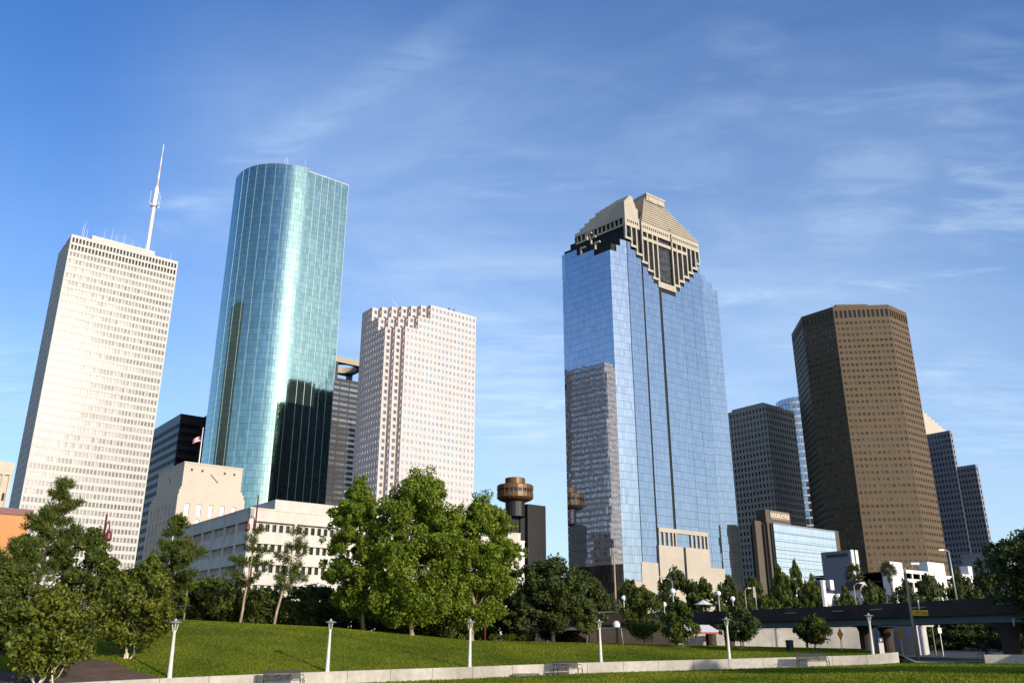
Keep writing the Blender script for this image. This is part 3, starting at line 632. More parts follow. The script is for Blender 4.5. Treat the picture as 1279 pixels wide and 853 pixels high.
# tower with the open ring roof
def ring_tower():
    b = empty('office_tower', (-133.5, 600.0, ZG), PH, 'banded grey tower with a round hole through its raised roof slab', 'skyscraper'); H = 185-ZG; T = 202-ZG; W_ = 30; D_ = 30
    W = MB(); win = []
    facade(W, win, (0, 0), (W_*.78, 0), 0, H, 3, 46, .94, .5, .4, mx=.4, mt=1); facade(W, win, (0, D_), (0, 0), 0, H, 3, 46, .94, .5, .4, mx=.4, mt=1)
    wall(W, (W_, 0), (W_, D_), 0, H); wall(W, (W_, D_), (0, D_), 0, H); W.poly([(0, 0, H-.3), (W_, 0, H-.3), (W_, D_, H-.3), (0, D_, H-.3)])
    W.build('wall', M['black_stone'], b); put_windows(b, win, M['grey_band_window'], seed=61)
    W = MB(); win = []; facade(W, win, (W_*.78, -.1), (W_, -.1), 0, H+2, 3, 46, .7, .45, .4, mx=.2, mt=1); W.quad((W_*.78, -.1, 0), (W_*.78, -.1, H+2), (W_*.78, 0.4, H+2), (W_*.78, .4, 0)); W.quad((W_, -.1, 0), (W_, 6, 0), (W_, 6, H+2), (W_, -.1, H+2)); W.build('stone_pier', M['grey_granite'], b)
    put_windows(b, win, M['bronze_window'], 'pier_window', 62, 60)
    s = MB(); n = 32; cx, cy, r = 16, 14, 10.5
    for z, up in ((T-4.5, 0), (T, 1)):
        for k in range(n):
            a0, a1 = 2*math.pi*k/n, 2*math.pi*(k+1)/n
            f = lambda a: (cx+r*math.cos(a), cy+r*math.sin(a))
            def o(a):
                c, q = math.cos(a), math.sin(a); t = min([(W_-cx)/c if c > 1e-6 else 1e9, -cx/c if c < -1e-6 else 1e9, (D_-cy)/q if q > 1e-6 else 1e9, -cy/q if q < -1e-6 else 1e9]); return (cx+c*t, cy+q*t)
            pts = [f(a0)+(z,), o(a0)+(z,), o(a1)+(z,), f(a1)+(z,)]; s.poly(pts if up else pts[::-1])
            if up: s.quad(f(a0)+(T-4.5,), f(a1)+(T-4.5,), f(a1)+(T,), f(a0)+(T,))
    for p, q in (((0, 0), (W_, 0)), ((W_, 0), (W_, D_)), ((W_, D_), (0, D_)), ((0, D_), (0, 0))): wall(s, p, q, T-4.5, T)
    s.build('roof_slab', M['grey_granite'], b)
    c = MB(); c.box(0.2, 5, .2, 6, H-.3, T-4.5); c.box(W_-3, W_-.2, D_-6, D_-.2, H-.3, T-4.5); c.box(.2, 4, D_-5, D_-.2, H-.3, T-4.5); c.box(W_-3, W_-.2, .2, 2, H-.3, T-4.5); c.box(6, 24, D_-4, D_-.2, H-.3, H+6); c.build('roof_pier', M['black_stone'], b)
ring_tower()
# dark hotel with the copper revolving restaurant
def drum_hotel():
    b = empty('hotel_tower', (8.2, 450.0, ZG), PH, 'dark hotel block with a round copper restaurant on its roof', 'building'); H = 68.7-ZG
    W = MB(); W.box(0, 12.5, 0, 16.5, 0, H); W.box(-3.2, -.2, 2, 19, 0, H-3); W.box(-24, -3.25, 3, 19, 0, H-6); W.build('wall', M['black_stone'], b)
    W = MB(); W.lathe([(5.2, H-7), (5.2, H+4)], 20, (-6, 3, 0)); W.build('stem', M['black_stone'], b)
    z = H+.5
    d = MB(); d.lathe([(5.3, z), (8.6, z+1.2), (9.7, z+2.2), (9.7, z+4.6), (9.2, z+4.7)], 24, (-6, 3, 0)); d.build('lower_drum', M['copper'], b)
    d = MB(); d.lathe([(9.0, z+4.6), (9.0, z+6.4)], 24, (-6, 3, 0)); d.build('window_band', M['dark_window'], b)
    d = MB(); d.lathe([(9.2, z+6.3), (9.7, z+6.4), (9.7, z+8.4), (9.3, z+8.8), (5.4, z+8.9), (5.4, z+12.4), (5.1, z+12.6)], 24, (-6, 3, 0)); d.build('upper_drum', M['copper'], b)
    for k in range(24):
        p = MB(); a = 2*math.pi*k/24; p.box(-.25, .25, -.22, .22, z+4.6, z+6.4, Matrix.Translation((-6+9.2*math.cos(a), 3+9.2*math.sin(a), 0)) @ Matrix.Rotation(a, 4, 'Z')); p.build('window_mullion', M['copper'], b)
drum_hotel()
# glass cylinder behind
def cylinder_tower():
    b = empty('glass_tower', (290, 826, ZG), 0, 'round blue glass tower with white bands, half hidden behind the brown tower', 'skyscraper'); H = 228-ZG
    qs = []; r = random.Random(2); n = 40; ring = [(24*math.cos(2*math.pi*k/n), 24*math.sin(2*math.pi*k/n)) for k in range(n+1)]
    for p, q in zip(ring, ring[1:]): curtain(qs, p, q, 0, H, 4, 7, .004, 1.1, None, r)
    panes(b, qs, M['sky_glass'])
    c = MB(); c.lathe([(23.7, 0), (23.7, H-1)], n); 
    for k in range(33): c.lathe([(23.8, k*7-.62), (24.25, k*7-.6), (24.25, k*7+.6), (23.8, k*7+.62)], n)
    c.build('band', M['white_paint'], b)
cylinder_tower()
# hotel with the pale glass front
def glass_hotel():
    b = empty('hotel', (142.6, 470.0, ZG), PH, 'low hotel with a pale glass front and lettered roof sign', 'building'); H = 61.3-ZG; W_ = 60.0
    qs = []; r = random.Random(3); curtain(qs, (0, 0), (W_, 0), 0, H-.4, 4.2, 4.0, .006, .06, None, r); panes(b, qs, M['pale_glass'])
    c = MB(); c.box(0.05, W_-.05, .3, 14, 0, H-.6); c.build('core', M['dark_void'], b)
    l = MB()
    for k in range(1, 14): l.box(0, W_, -.12, .02, k*(H-.4)/14*1.0-.22, k*(H-.4)/14+.22)
    l.box(-.2, W_+.2, -.15, .5, H-.5, H+.3); l.build('floor_band', M['cool_granite'], b)
    w = MB(); w.box(-3.4, -1.6, 1.5, 7, 0, H+.5); w.box(-10.5, -5, 4.2, 6.5, 0, H+1); w.box(-5, -3.4, 4, 6.6, 0, H); w.build('stone_wing', M['hotel_stone'], b); w = MB(); w.box(W_+.2, W_+7.4, 2, 14, 0, H+1); w.build('stone_wing', M['hotel_stone'], b)
    w = MB(); w.box(-1.58, -.05, .6, 14, 0, H); w.box(-5.02, -3.42, 3, 3.98, 0, H-.5); w.build('dark_slot', M['dark_void'], b)
    p = MB(); p.box(1, 24, 5, 11, H-.6, H+8.2); p.build('roof_house', M['hotel_stone'], b)
    s = MB(); s.box(5, 22.5, 4.6, 5.0, H+3.2, H+7.6); so_ = s.build('sign_board', M['sign_tan'], b)
    text('DOUBLETREE', 3.0, M['white_paint'], so_, (13.75, 4.57, H+5.3), (R(90), 0, 0), depth=.08)
def text(body, size, m, parent, loc, rot, depth=.01, name='lettering', sx=1.0):
    cu = bpy.data.curves.new(name, 'FONT'); cu.body = body; cu.size = size; cu.extrude = depth; cu.align_x = 'CENTER'; cu.align_y = 'CENTER'
    tmp = bpy.data.objects.new(name, cu); COL.objects.link(tmp); dg = bpy.context.evaluated_depsgraph_get(); dg.update()
    me = bpy.data.meshes.new_from_object(tmp.evaluated_get(dg)); bpy.data.objects.remove(tmp)
    me.materials.clear(); me.materials.append(m); o = link(name, me, parent, loc); o.rotation_euler = rot; o.scale = (sx, 1, 1); return o
glass_hotel()
# grey panel building
def panel_building():
    b = empty('panel_building', (108.6, 280.0, ZG), PH, 'windowless grey panel block with white strips for its sunlit right face', 'building'); H = 28-ZG
    W = MB(); W.box(0, 4.5, 0, 10.3, 9, H); W.box(.3, 4.2, .3, 10, 0, 9)
    for k in range(1, 9): W.box(-.05, .004, .05, 10.25, 9+k*2.3-.05, 9+k*2.3+.05)
    W.build('wall', M['grey_metal_panel'], b)
    s = MB(); s.box(-.12, .002, .8, 8.4, H-1.9, H-.9); s.build('louvre_strip', M['dark_metal'], b)
    for x in (.05, 2.6): 
        f = MB(); f.box(x, x+1.5, -.5, -.003, 14, H+.1); f.build('lit_face_strip', M['white_paint'], b)  # white strips stand for the sunlit front face
panel_building()
# parking garage
def garage():
    b = empty('parking_garage', (129.7, 300.0, ZG), PH, 'white open-decked parking garage below the brown tower', 'building'); H = 24-ZG; W_ = 60.2; D_ = 30
    W = MB(); W.box(0, 8.2, 0, 2, 0, H+2.2); W.box(0.003, .8, 2, 3.4, 0, H+2.0); W.box(29.5, 38.0, -.5, 3, 0, H+3.4); W.box(25.4, 29.5, -.5, 3, H-.2, H+3.4); W.box(57, W_, -.4, 3, 0, H+3.5); W.box(51.5, 57, -.3, 2.5, H-2.2, H+.3); W.box(51.5, 53, -.3, 2.5, 0, H-2.2)
    zs = [H-1.2-k*3.0 for k in range(7)]
    for z in zs: W.box(8.2, 29.5, -.2, .3, z, z+1.15); W.box(38, 51.5, -.2, .3, z-.8, z+.35)
    for x in (13.8, 19.6, 25.0, 44.8): W.box(x, x+.7, -.1, .4, 0, H-.1)
    W.build('wall', M['white_paint'], b)
    s = MB()
    for z in zs: s.box(.8, W_-.2, .45, D_, z-.1, z+.3)
    s.box(.8, W_-.2, D_-.5, D_-.05, 0, H-1.4); s.build('deck', M['concrete_dark'], b)
    l = MB()
    for x, y in ((12, 8), (22, 12), (33, 9), (45, 12)): l.tube([(x, y, H-1), (x, y, H+3.5)], .09, 6)
    l.build('deck_lamp', M['galv'], b)
garage()
box_tower('office_tower', 'slim grey granite tower with a dark square window grid, taller of the stepped pair', (342.7, 650.0, 156.4), 4.0, 36, M['cool_granite'], M['smoke_window'], 1, 14, 36, .5, .55, .5, 1.5, None, 71)
box_tower('office_tower', 'slim grey granite tower at far right, lower of the stepped pair', (352.5, 640.0, 127.7), 4.0, 14.5, M['cool_granite'], M['smoke_window'], 1, 6, 30, .5, .55, .5, 1.5, None, 72)
def pyramid_tower():
    b = empty('office_tower', (495, 1008, ZG), R(20), 'cream tower with a stepped pyramid top behind the brown tower', 'skyscraper'); H = 233-ZG
    W = MB(); W.box(-22, 22, -22, 22, 0, H)
    for k in range(9): W.box(-22+k*2.3, 22-k*2.3, -22+k*2.3, 22-k*2.3, H+k*4.1-.01*k, H+(k+1)*4.1)
    W.build('wall', M['hall_stone'], b)
    win = []
    for r in range(3):
        for c in range(14): 
            x = -20+c*2.95; win.append(((x, -22.03, H-5-r*5), (x+1.5, -22.03, H-5-r*5), (x+1.5, -22.03, H-2.6-r*5), (x, -22.03, H-2.6-r*5)))
            win.append(((-22.03, x+1.5, H-5-r*5), (-22.03, x, H-5-r*5), (-22.03, x, H-2.6-r*5), (-22.03, x+1.5, H-2.6-r*5)))
    put_windows(b, win, M['smoke_window'], seed=73)
pyramid_tower()
# ------------------------------------------------------------------ city hall
def city_hall():
    b = empty('city_hall', (-116.8, 300.0, ZG), PH, 'stepped limestone hall with a clock on its upper block', 'building'); H = 60.9-ZG; W_ = 21.4; D_ = 29.3
    zc = H-9.2
    W = MB(); win = []
    W.box(0, W_, 0, D_, zc+.2, H-.6); W.box(-.15, W_+.15, -.15, D_+.15, H-.6, H); W.box(-.5, W_+.5, -.5, D_+.5, zc-.9, zc+.2); W.box(-1.0, W_+1.0, -1.0, D_+1.0, zc-2.6, zc-.9)
    facade(W, win, (-1.4, -1.4), (W_+1.4, -1.4), 0, zc-2.6, 5, 9, .36, .80, .5, mx=1.6, mt=2.4); facade(W, win, (-1.4, D_+1.4), (-1.4, -1.4), 0, zc-2.6, 7, 9, .34, .80, .5, mx=1.6, mt=2.4)
    wall(W, (W_+1.4, -1.4), (W_+1.4, D_+1.4), 0, zc-2.6); wall(W, (W_+1.4, D_+1.4), (-1.4, D_+1.4), 0, zc-2.6); W.poly([(-1.4, -1.4, zc-2.61), (W_+1.4, -1.4, zc-2.61), (W_+1.4, D_+1.4, zc-2.61), (-1.4, D_+1.4, zc-2.61)])
    W.build('wall', M['hall_stone'], b); put_windows(b, win, M['white_window'], seed=81)
    for Mx in (Matrix.Translation((W_*.5, -.03, H-4.6)), Matrix.Translation((-.03, D_*.5, H-4.6)) @ Matrix.Rotation(-math.pi/2, 4, 'Z')):
        k = MB()
        for ang, ln in ((R(38), 2.6), (R(-142), 1.5)): k.box(-.16, .16, -.1, 0, -.2, ln, Mx @ Matrix.Rotation(ang+R(95), 4, 'Y'))
        k.build('clock', M['maroon'], b)
    for x in (2.8, 6.6, 14.8, 18.4): 
        k = MB(); k.box(x-.35, x+.35, -.06, 0, H-3.1, H-2.3); k.build('vent', M['concrete_dark'], b)
city_hall()
def flag_pole():
    t = empty('flagpole', (-119.2, 320.0, 56), 0, 'white flagpole on the roof of the limestone hall', 'flagpole')
    m = MB(); m.tube([(0, 0, 0), (0, 0, 21.6)], [.28, .14], 8); m.lathe([(.05, 21.5), (.3, 21.8), (.05, 22.1)], 8); m.build('pole', M['white_paint'], t)
    f = bpy.data.objects.new('flag', None); COL.objects.link(f); f.location = (-119.2, 320.0, 74.6); f.scale = (.72, .72, .72); tag(f, 'red and white striped flag flying from the roof flagpole', 'flag')
    def cloth(v0, v1, u0, u1):
        mb = MB(); n = 10
        for i in range(n):
            P = lambda uu, vv: (-.2-uu*4.6, .6*math.sin(uu*7), -vv*2.9-uu*uu*1.2+.35*math.sin(uu*6))
            a, c = u0+(u1-u0)*i/n, u0+(u1-u0)*(i+1)/n; mb.quad(P(a, v1), P(c, v1), P(c, v0), P(a, v0))
        return mb
    for k in range(7):
        cloth(k/7, (k+1)/7, .38 if k < 4 else 0, 1).build('stripe', M['flag_red'] if k % 2 == 0 else M['flag_white'], f)
    cloth(0, 4/7, 0, .38).build('canton', M['blue_paint'], f)
flag_pole()
# ------------------------------------------------------------------ white office block with deep window bays
def white_office():
    b = empty('office_block', (-58.0, 190.0, ZG), PH, 'long white concrete office block with deep bays of narrow windows', 'building'); H = 28.3-ZG; W_ = 77.1; D_ = 51.6
    W = MB(); win = []
    W.box(0.9, W_-.9, .9+0, D_, 0, H-2)
    fl = 4.4
    def side(p, q, L, nb):
        u = edge(p, q)[1]; Mx = Matrix.Translation((p[0], p[1], 0)) @ Matrix.Rotation(math.atan2(u[1], u[0]), 4, 'Z')
        W.box(0, L, 0, .9, H-2.9, H-.35, Mx); W.box(-.08, L+.08, -.1, .95, H-.35, H, Mx); W.box(0.004, L-.004, -.06, 0, H-2.9, H-2.55, Mx); bw = L/nb
        for f in range(5):
            z = H-2.9-(f+1)*fl
            # sill apron, leaning out towards its foot
            i = len(W.v); c = [(0, -.08, z-.4), (L, -.08, z-.4), (L, .32, z+2.3), (0, .32, z+2.3), (0, .895, z-.4), (L, .895, z-.4), (L, .895, z+2.3), (0, .895, z+2.3)]
            W.v += [tuple(Mx@Vector(v)) for v in c]; W.f += [tuple(i+k for k in q_) for q_ in ((0, 1, 2, 3), (3, 2, 6, 7), (0, 4, 5, 1), (1, 5, 6, 2), (4, 0, 3, 7))]
            for k in range(nb):
                n = 6
                for j in range(n):
                    s0 = k*bw+.75+(bw-1.3)*j/n; ww = (bw-1.3)/n
                    W.box(s0+ww*.58, s0+ww, .40, .9, z+2.3, z+fl-.4, Mx)
                    a = [(s0, .86, z+2.3), (s0+ww*.58, .86, z+2.3), (s0+ww*.58, .86, z+fl-.4), (s0, .86, z+fl-.4)]; win.append(tuple(tuple(Mx@Vector(v)) for v in a))
        for k in range(nb+1): s0 = min(max(k*bw-.35, .003), L-.703); W.box(s0, s0+.7, -.14, .88, 0, H-2.91, Mx)
    side((0, 0), (W_, 0), W_, 7); side((0, D_), (0, 0), D_, 7)
    W.build('wall', M['white_concrete'], b); put_windows(b, win, M['smoke_window'], seed=91, ymax=780)
    r = MB(); r.box(6.5, W_-4, 2.2, 30, H-2, H+2.6); r.build('roof_house', M['white_concrete'], b)
    a = MB(); a.tube([(25, 3, H+2.5), (25, 3, H+6)], .3, 6); a.lathe([(.9, 6), (.8, 6.6), (.1, 6.9)], 8, (25, 3, H)); a.build('roof_vent', M['white_paint'], b)
white_office()
def left_buildings():
    b = empty('brick_building', (-71.2, 125.0, -1), PH, 'orange brick building with a maroon coping at the left edge', 'building'); H = 19
    w = MB(); w.box(-24, 1.0, -.0, 40, 0, H-.6); w.build('wall', M['brick'], b); c = MB(); c.box(-24.2, 1.2, -.2, 40.2, H-.6, H+.3); c.build('coping', M['maroon'], b)
    b = empty('concrete_building', (-201.2, 330.0, ZG), PH, 'tan concrete building with vertical fins, cut by the left edge', 'building'); H = 69
    w = MB(); w.box(-40, 5, .6, 50, 0, H-3); w.box(-40.2, 5.2, -.4, 50, H-5, H); w.box(1.8, 2.8, -.2, .6, 0, H-5); w.box(4.2, 5.1, -.2, .6, 0, H-5); w.build('wall', M['hall_stone'], b)
    for k in range(9):
        x = MB(); x.box(3.1, 3.9, .5, .598, 6+k*6, 9+k*6); x.build('window', M['dark_void'], b)
left_buildings()
def small_back_buildings():
    b = empty('low_building', (2.5, 262.0, ZG), PH, 'low white wall rising behind the right cottonwood', 'building'); w = MB(); w.box(-12, 1.6, 0, 12, 0, 30.5); w.box(-12.1, 1.7, -.1, 12.1, 30.5, 31); w.build('wall', M['white_paint'], b)
    p = at(1265, 690, 420); b = empty('low_building', (p.x, p.y, ZG), PH, 'small grey block behind the trees at the right edge', 'building'); w = MB(); w.box(-10, 14, 0, 20, 0, p.z+2); w.box(-10.2, 14.2, -.2, 20.2, p.z+.6, p.z+1.2); w.build('wall', M['cool_granite'], b)
    p = at(1041, 742, 175); b = empty('cottage', (p.x, p.y, -1.2), PH, 'small white house with dormer roof behind the overpass', 'house')
    w = MB(); w.box(-3, 2.4, 0, 6, 0, 10.5); w.build('wall', M['white_paint'], b)
    rf = MB(); 
    i = len(rf.v); rf.v += [(-3.4, -.4, 10.4), (2.8, -.4, 10.4), (2.8, 6.4, 10.4), (-3.4, 6.4, 10.4), (-1.2, 3, 13.0), (.8, 3, 13.0)]; rf.f += [(0, 1, 5, 4), (1, 2, 5), (2, 3, 4, 5), (3, 0, 4), (3, 2, 1, 0)]
    ro = rf.build('roof', M['dark_metal'], b); dm = MB(); dm.box(-.4, .9, .2, 2.5, 11, 12.9); dm.build('dormer', M['white_paint'], ro)
    p = at(1080, 735, 180); b = empty('cottage', (p.x, p.y, -1.2), R(20), 'small house with a pale gable end below the fan palm', 'house')
    h = p.z+1.2; w = MB(); w.box(-1.0, 1.0, 0, 5, 0, h); w.build('wall', M['white_paint'], b)
    gb = MB(); gb.poly([(-1.25, -.05, h), (1.25, -.05, h), (0, -.05, h+1.5)]); gb.build('gable', M['hall_stone'], b)
    rf = MB(); rf.poly([(-1.5, -.3, h-.15), (0, -.3, h+1.7), (0, 5.2, h+1.7), (-1.5, 5.2, h-.15)]); rf.poly([(1.5, -.3, h-.15), (1.5, 5.2, h-.15), (0, 5.2, h+1.7), (0, -.3, h+1.7)]); rf.box(-.18, .18, -.35, -.06, h+.4, h+.7); rf.build('roof', M['concrete_dark'], b)
    p = at(1031, 755, 160); b = empty('pylon_sign', (p.x, p.y, p.z-4), R(55), 'blank white pylon sign standing above the overpass hedge', 'sign'); w = MB(); w.box(-.75, .75, -.2, .2, 0, 8.2); w.box(-.8, .8, -.25, .25, 7.9, 8.25); w.build('panel', M['white_paint'], b)
small_back_buildings()
# ================================================================== trees
RINGS = []
def ring(t, rad, seed=0):
    b = t.location; rr = random.Random(seed+int(b.x*10)); m = MB(); n = 18
    rs = [rad*rr.uniform(.8, 1.15) for _ in range(n)]; c = (0, 0, gz(b.x, b.y)-b.z+.07)
    P = lambda k, f: (rs[k % n]*f*math.cos(6.2832*k/n)*1.15, rs[k % n]*f*math.sin(6.2832*k/n), gz(b.x+rs[k % n]*f*math.cos(6.2832*k/n)*1.15, b.y+rs[k % n]*f*math.sin(6.2832*k/n))-b.z+(.03 if f == 1 else .07))
    for k in range(n): m.poly([c, P(k, .6), P(k+1, .6)]); m.quad(P(k, .6), P(k, 1), P(k+1, 1), P(k+1, .6))
    m.build('mulch_ring', M['mulch_pale'], t); RINGS.append((b.x, b.y, rad*.95))
class Crown:
    """leaf-sized quads gathered in clumps, as numpy arrays"""
    def __init__(s, seed): s.r = np.random.default_rng(seed); s.q = []; s.t = []
    def clump(s, c, rad, n, size, aspect=1.6, flat=0.35, lift=0.0, tone=0.5, tvar=0.30, along=None):
        r = s.r; d = r.normal(size=(n, 3)); d /= np.linalg.norm(d, axis=1)[:, None]
        rr = r.random(n)**0.45; P = np.asarray(c)+d*rr[:, None]*np.asarray(rad)
        nm = d*0.95+r.normal(size=(n, 3))*0.50; nm[:, 2] += lift; nm /= np.linalg.norm(nm, axis=1)[:, None]
        a = r.normal(size=(n, 3)) if along is None else d*1.0+np.asarray(along)+r.normal(size=(n, 3))*.35
        if along is None:
            a -= nm*(a*nm).sum(1)[:, None]
        a /= np.linalg.norm(a, axis=1)[:, None]
        b = np.cross(nm, a); b /= (np.linalg.norm(b, axis=1)[:, None]+1e-6)
        sz = size*(0.65+0.7*r.random(n)); L = (a*(sz*aspect*.5)[:, None]); B = b*(sz*.5)[:, None]
        s.q.append(np.stack([P-L, P+B*.9-L*.1, P+L, P-B*.9-L*.1], 1)); s.t.append(np.clip(tone+r.normal(size=n)*tvar, 0, 1))
    def mesh(s, m, name='crown'): return quads_mesh(name, np.concatenate(s.q), m, np.concatenate(s.t))
def limb(m, p, q, r0, r1, rr, n=5, wob=.12):
    p, q = Vector(p), Vector(q); L = (q-p).length; pts = []; rad = []
    for k in range(n+1):
        t = k/n; o = Vector((rr.gauss(0, 1), rr.gauss(0, 1), 0))*wob*L*.12*(0 if k in (0, n) else 1)
        pts.append(p.lerp(q, t)+o+Vector((0, 0, .04*L*math.sin(t*math.pi)))); rad.append(r0+(r1-r0)*t)
    m.tube(pts, rad, 7)
def broad_tree(name, label, base, h, wid, clear, lm, bm, seed, nclump=70, per=150, lsize=.24, tr=.16, cat='tree', group=None, lean=(0, 0), shape=2.2, peak=.45, trunks=1, dep=None, crad=.30, top=0.0, aspect=1.5):
    """h: full height, wid: crown width, clear: height of the bare trunk"""
    rr = random.Random(seed); t = empty(name, base, 0, label, cat, group); cr = Crown(seed); dep = dep or wid
    m = MB(); cz0, cz1 = clear, h; ch = cz1-cz0
    prof = lambda f: max(.12, (1-abs((f-peak)/(1-peak if f > peak else peak))**shape))**.6 if 0 <= f <= 1 else .1
    heads = []
    for k in range(nclump):
        f = min(.97, max(.03, rr.random()**.9)); R_ = prof(f); a = rr.random()*2*math.pi; q = rr.random()**.38
        x, y = lean[0]*f+math.cos(a)*q*R_*wid*.42, lean[1]*f+math.sin(a)*q*R_*dep*.42
        z = cz0+f*ch*.93; cl = wid*crad*(.34+.34*rr.random())*(1.0-.35*f)
        tone = .50+rr.gauss(0, .12)
        cr.clump((x, y, z), (cl, cl, cl*.8), int(per*(.6+.8*rr.random())), lsize, aspect, tone=tone); heads.append((x, y, z, q))
        if rr.random() < .45: # sprigs that break the outline
            u = 1.18; cr.clump((lean[0]*f+math.cos(a)*R_*wid*.43*u, lean[1]*f+math.sin(a)*R_*dep*.43*u, z+rr.uniform(-.1, .25)*cl), (cl*.42, cl*.42, cl*.55), int(per*.22), lsize, aspect, tone=tone+.1)
    if top:
        for k in range(int(top)): 
            a = rr.random()*6.28; cr.clump((lean[0]+math.cos(a)*wid*.10*rr.random(), lean[1]+math.sin(a)*wid*.1*rr.random(), h-rr.random()*h*.08), (wid*.06, wid*.06, wid*.1), int(per*.4), lsize, aspect)
    for k in range(trunks):
        off = Vector((0, 0, -.3)) if trunks == 1 else Vector((.12*(k-.5*(trunks-1)), 0, -.3))
        tp = Vector((lean[0]*.6+(k-.5*(trunks-1))*wid*.22*(trunks > 1), lean[1]*.6, clear+ch*(.62 if trunks == 1 else .35))); limb(m, off, tp, tr, tr*.3, rr, 6, .25)
        m.tube([off, off+Vector((0, 0, .35)), off+Vector((0, 0, .6))], [tr*1.7, tr*1.2, tr], 8)
        for hx, hy, hz, q in rr.sample(heads, min(len(heads), 9)):
            st = off.lerp(tp, min(.95, max(.35, (hz-.5*ch*.4)/max(tp.z, .1)*rr.uniform(.6, .85)))); limb(m, st, (hx*.85, hy*.85, hz-.2), tr*.38, tr*.1, rr, 4, .5)
    link('crown', cr.mesh(lm), t); m.build('trunk', bm, t, True); return t
def pine_tree(name, label, base, h, wid, clear, seed, whorls=9, per=5, bm=None, group=None, lean=(0, 0), tuft=90, nsize=.07, cat='tree', thin=1.0):
    rr = random.Random(seed); t = empty(name, base, 0, label, cat, group); cr = Crown(seed); m = MB(); bm = bm or M['bark_dark']
    tops = Vector((lean[0], lean[1], h*.97)); limb(m, (0, 0, -.3), tops, .012*h+.04, .03, rr, 7, .03)
    for k in range(whorls):
        f = k/(whorls-1); z = clear+(h*.95-clear)*f+rr.uniform(-.3, .3)*(h-clear)/whorls
        L = wid*.5*(1-f*.85)**.8*(.75 if k == 0 else 1)
        for j in range(per if f < .8 else max(2, per-2)):
            a = rr.random()*6.28; l = L*rr.uniform(.5, 1.15); c = Vector((lean[0]*z/h, lean[1]*z/h, z)); e = c+Vector((math.cos(a)*l, math.sin(a)*l, l*rr.uniform(-.1, .75)))
            limb(m, c, e, .022+.003*h*(1-f), .012, rr, 3, .4)
            n = max(1, int(l/(.55 if h > 5 else .4)))
            for i in range(n+1):
                p = c.lerp(e, .45+.6*i/(n+.01)); s_ = rr.uniform(.32, .62)*thin
                cr.clump((p.x+rr.gauss(0, .12), p.y+rr.gauss(0, .12), p.z+.1), (s_, s_, s_*.95), int(tuft*rr.uniform(.6, 1.3)), nsize, 5.5, tone=.45+rr.gauss(0, .15), along=(0, 0, .55))
    cr.clump(tuple(tops+Vector((0, 0, .1))), (.22, .22, .5), tuft, nsize, 5.5, along=(0, 0, 1.2))
    link('crown', cr.mesh(M['needle']), t); m.build('trunk', bm, t, True); return t
def spot(px, Y, dz=0.0):
    x = (px-639.5)/1124.5*Y; return Vector((x, Y, gz(x, Y)+dz))
def hgt(px, py, Y, base): return at(px, py, Y).z-base.z
def wd(p0, p1, Y): return (p1-p0)/1124.5*Y
# --- the three cottonwoods on the lawn
for (px, Y, top, x0, x1, clr, lab, sd, ln) in (
    (453, 97, 597, 394, 478, 766, 'tall narrow cottonwood on the lawn, leftmost of the three big leafy trees', 101, -1.6),
    (514, 95, 587, 462, 588, 770, 'broadest cottonwood on the lawn, in the middle of the three big leafy trees', 102, .3),
    (589, 98, 620, 556, 658, 770, 'rounded cottonwood on the lawn, rightmost of the three big leafy trees', 103, 1.2)):
    b = spot(px, Y); h = hgt(px, top, Y, b)
    ct = broad_tree('cottonwood_tree', lab, b, h, wd(x0, x1, Y)*1.16, hgt(px, clr, Y, b)-.5, M['leaf_cotton'], M['bark_pale'], sd, 230 if sd == 102 else 190, 250, .215, .24, group='cottonwoods on the lawn', lean=(ln, 0), shape=2.6, peak=.38, crad=.235, top=8); ring(ct, .95)
# --- young pines on the crest
b = spot(297, 92); pt_ = pine_tree('pine_tree', 'slender young pine with a straight bare trunk on the lawn crest, left of the pair', b, hgt(308, 662, 92, b), 6.0, hgt(300, 735, 92, b), 111, 7, 4, M['bark_pale'], 'young pines on the crest', (.9, 0), 80); ring(pt_, 1.3)
b = spot(340, 94); pt_ = pine_tree('pine_tree', 'slender young pine leaning right on the lawn crest, right of the pair', b, hgt(357, 658, 94, b), 5.4, hgt(346, 742, 94, b), 112, 7, 4, M['bark_pale'], 'young pines on the crest', (1.7, 0), 75); ring(pt_, 1.3)
# --- pines at the left
b = spot(30, 78); pine_tree('pine_tree', 'tall dark pine standing against the white tower at far left', b, hgt(45, 598, 78, b), 6.6, hgt(36, 712, 78, b), 113, 12, 6, None, None, (1.1, 0), 95, .08)
b = spot(203, 88); pine_tree('pine_tree', 'bushy pine standing in front of the city hall block', b, hgt(205, 643, 88, b), 6.6, hgt(205, 752, 88, b), 114, 11, 6, None, None, (.2, 0), 95, .08)
b = spot(-4, 72); pine_tree('pine_tree', 'pine cut off by the left edge in front of the brick wall', b, hgt(2, 672, 72, b), 5.5, hgt(0, 735, 72, b), 115, 7, 5, None, None, (.4, 0), 90, .08)
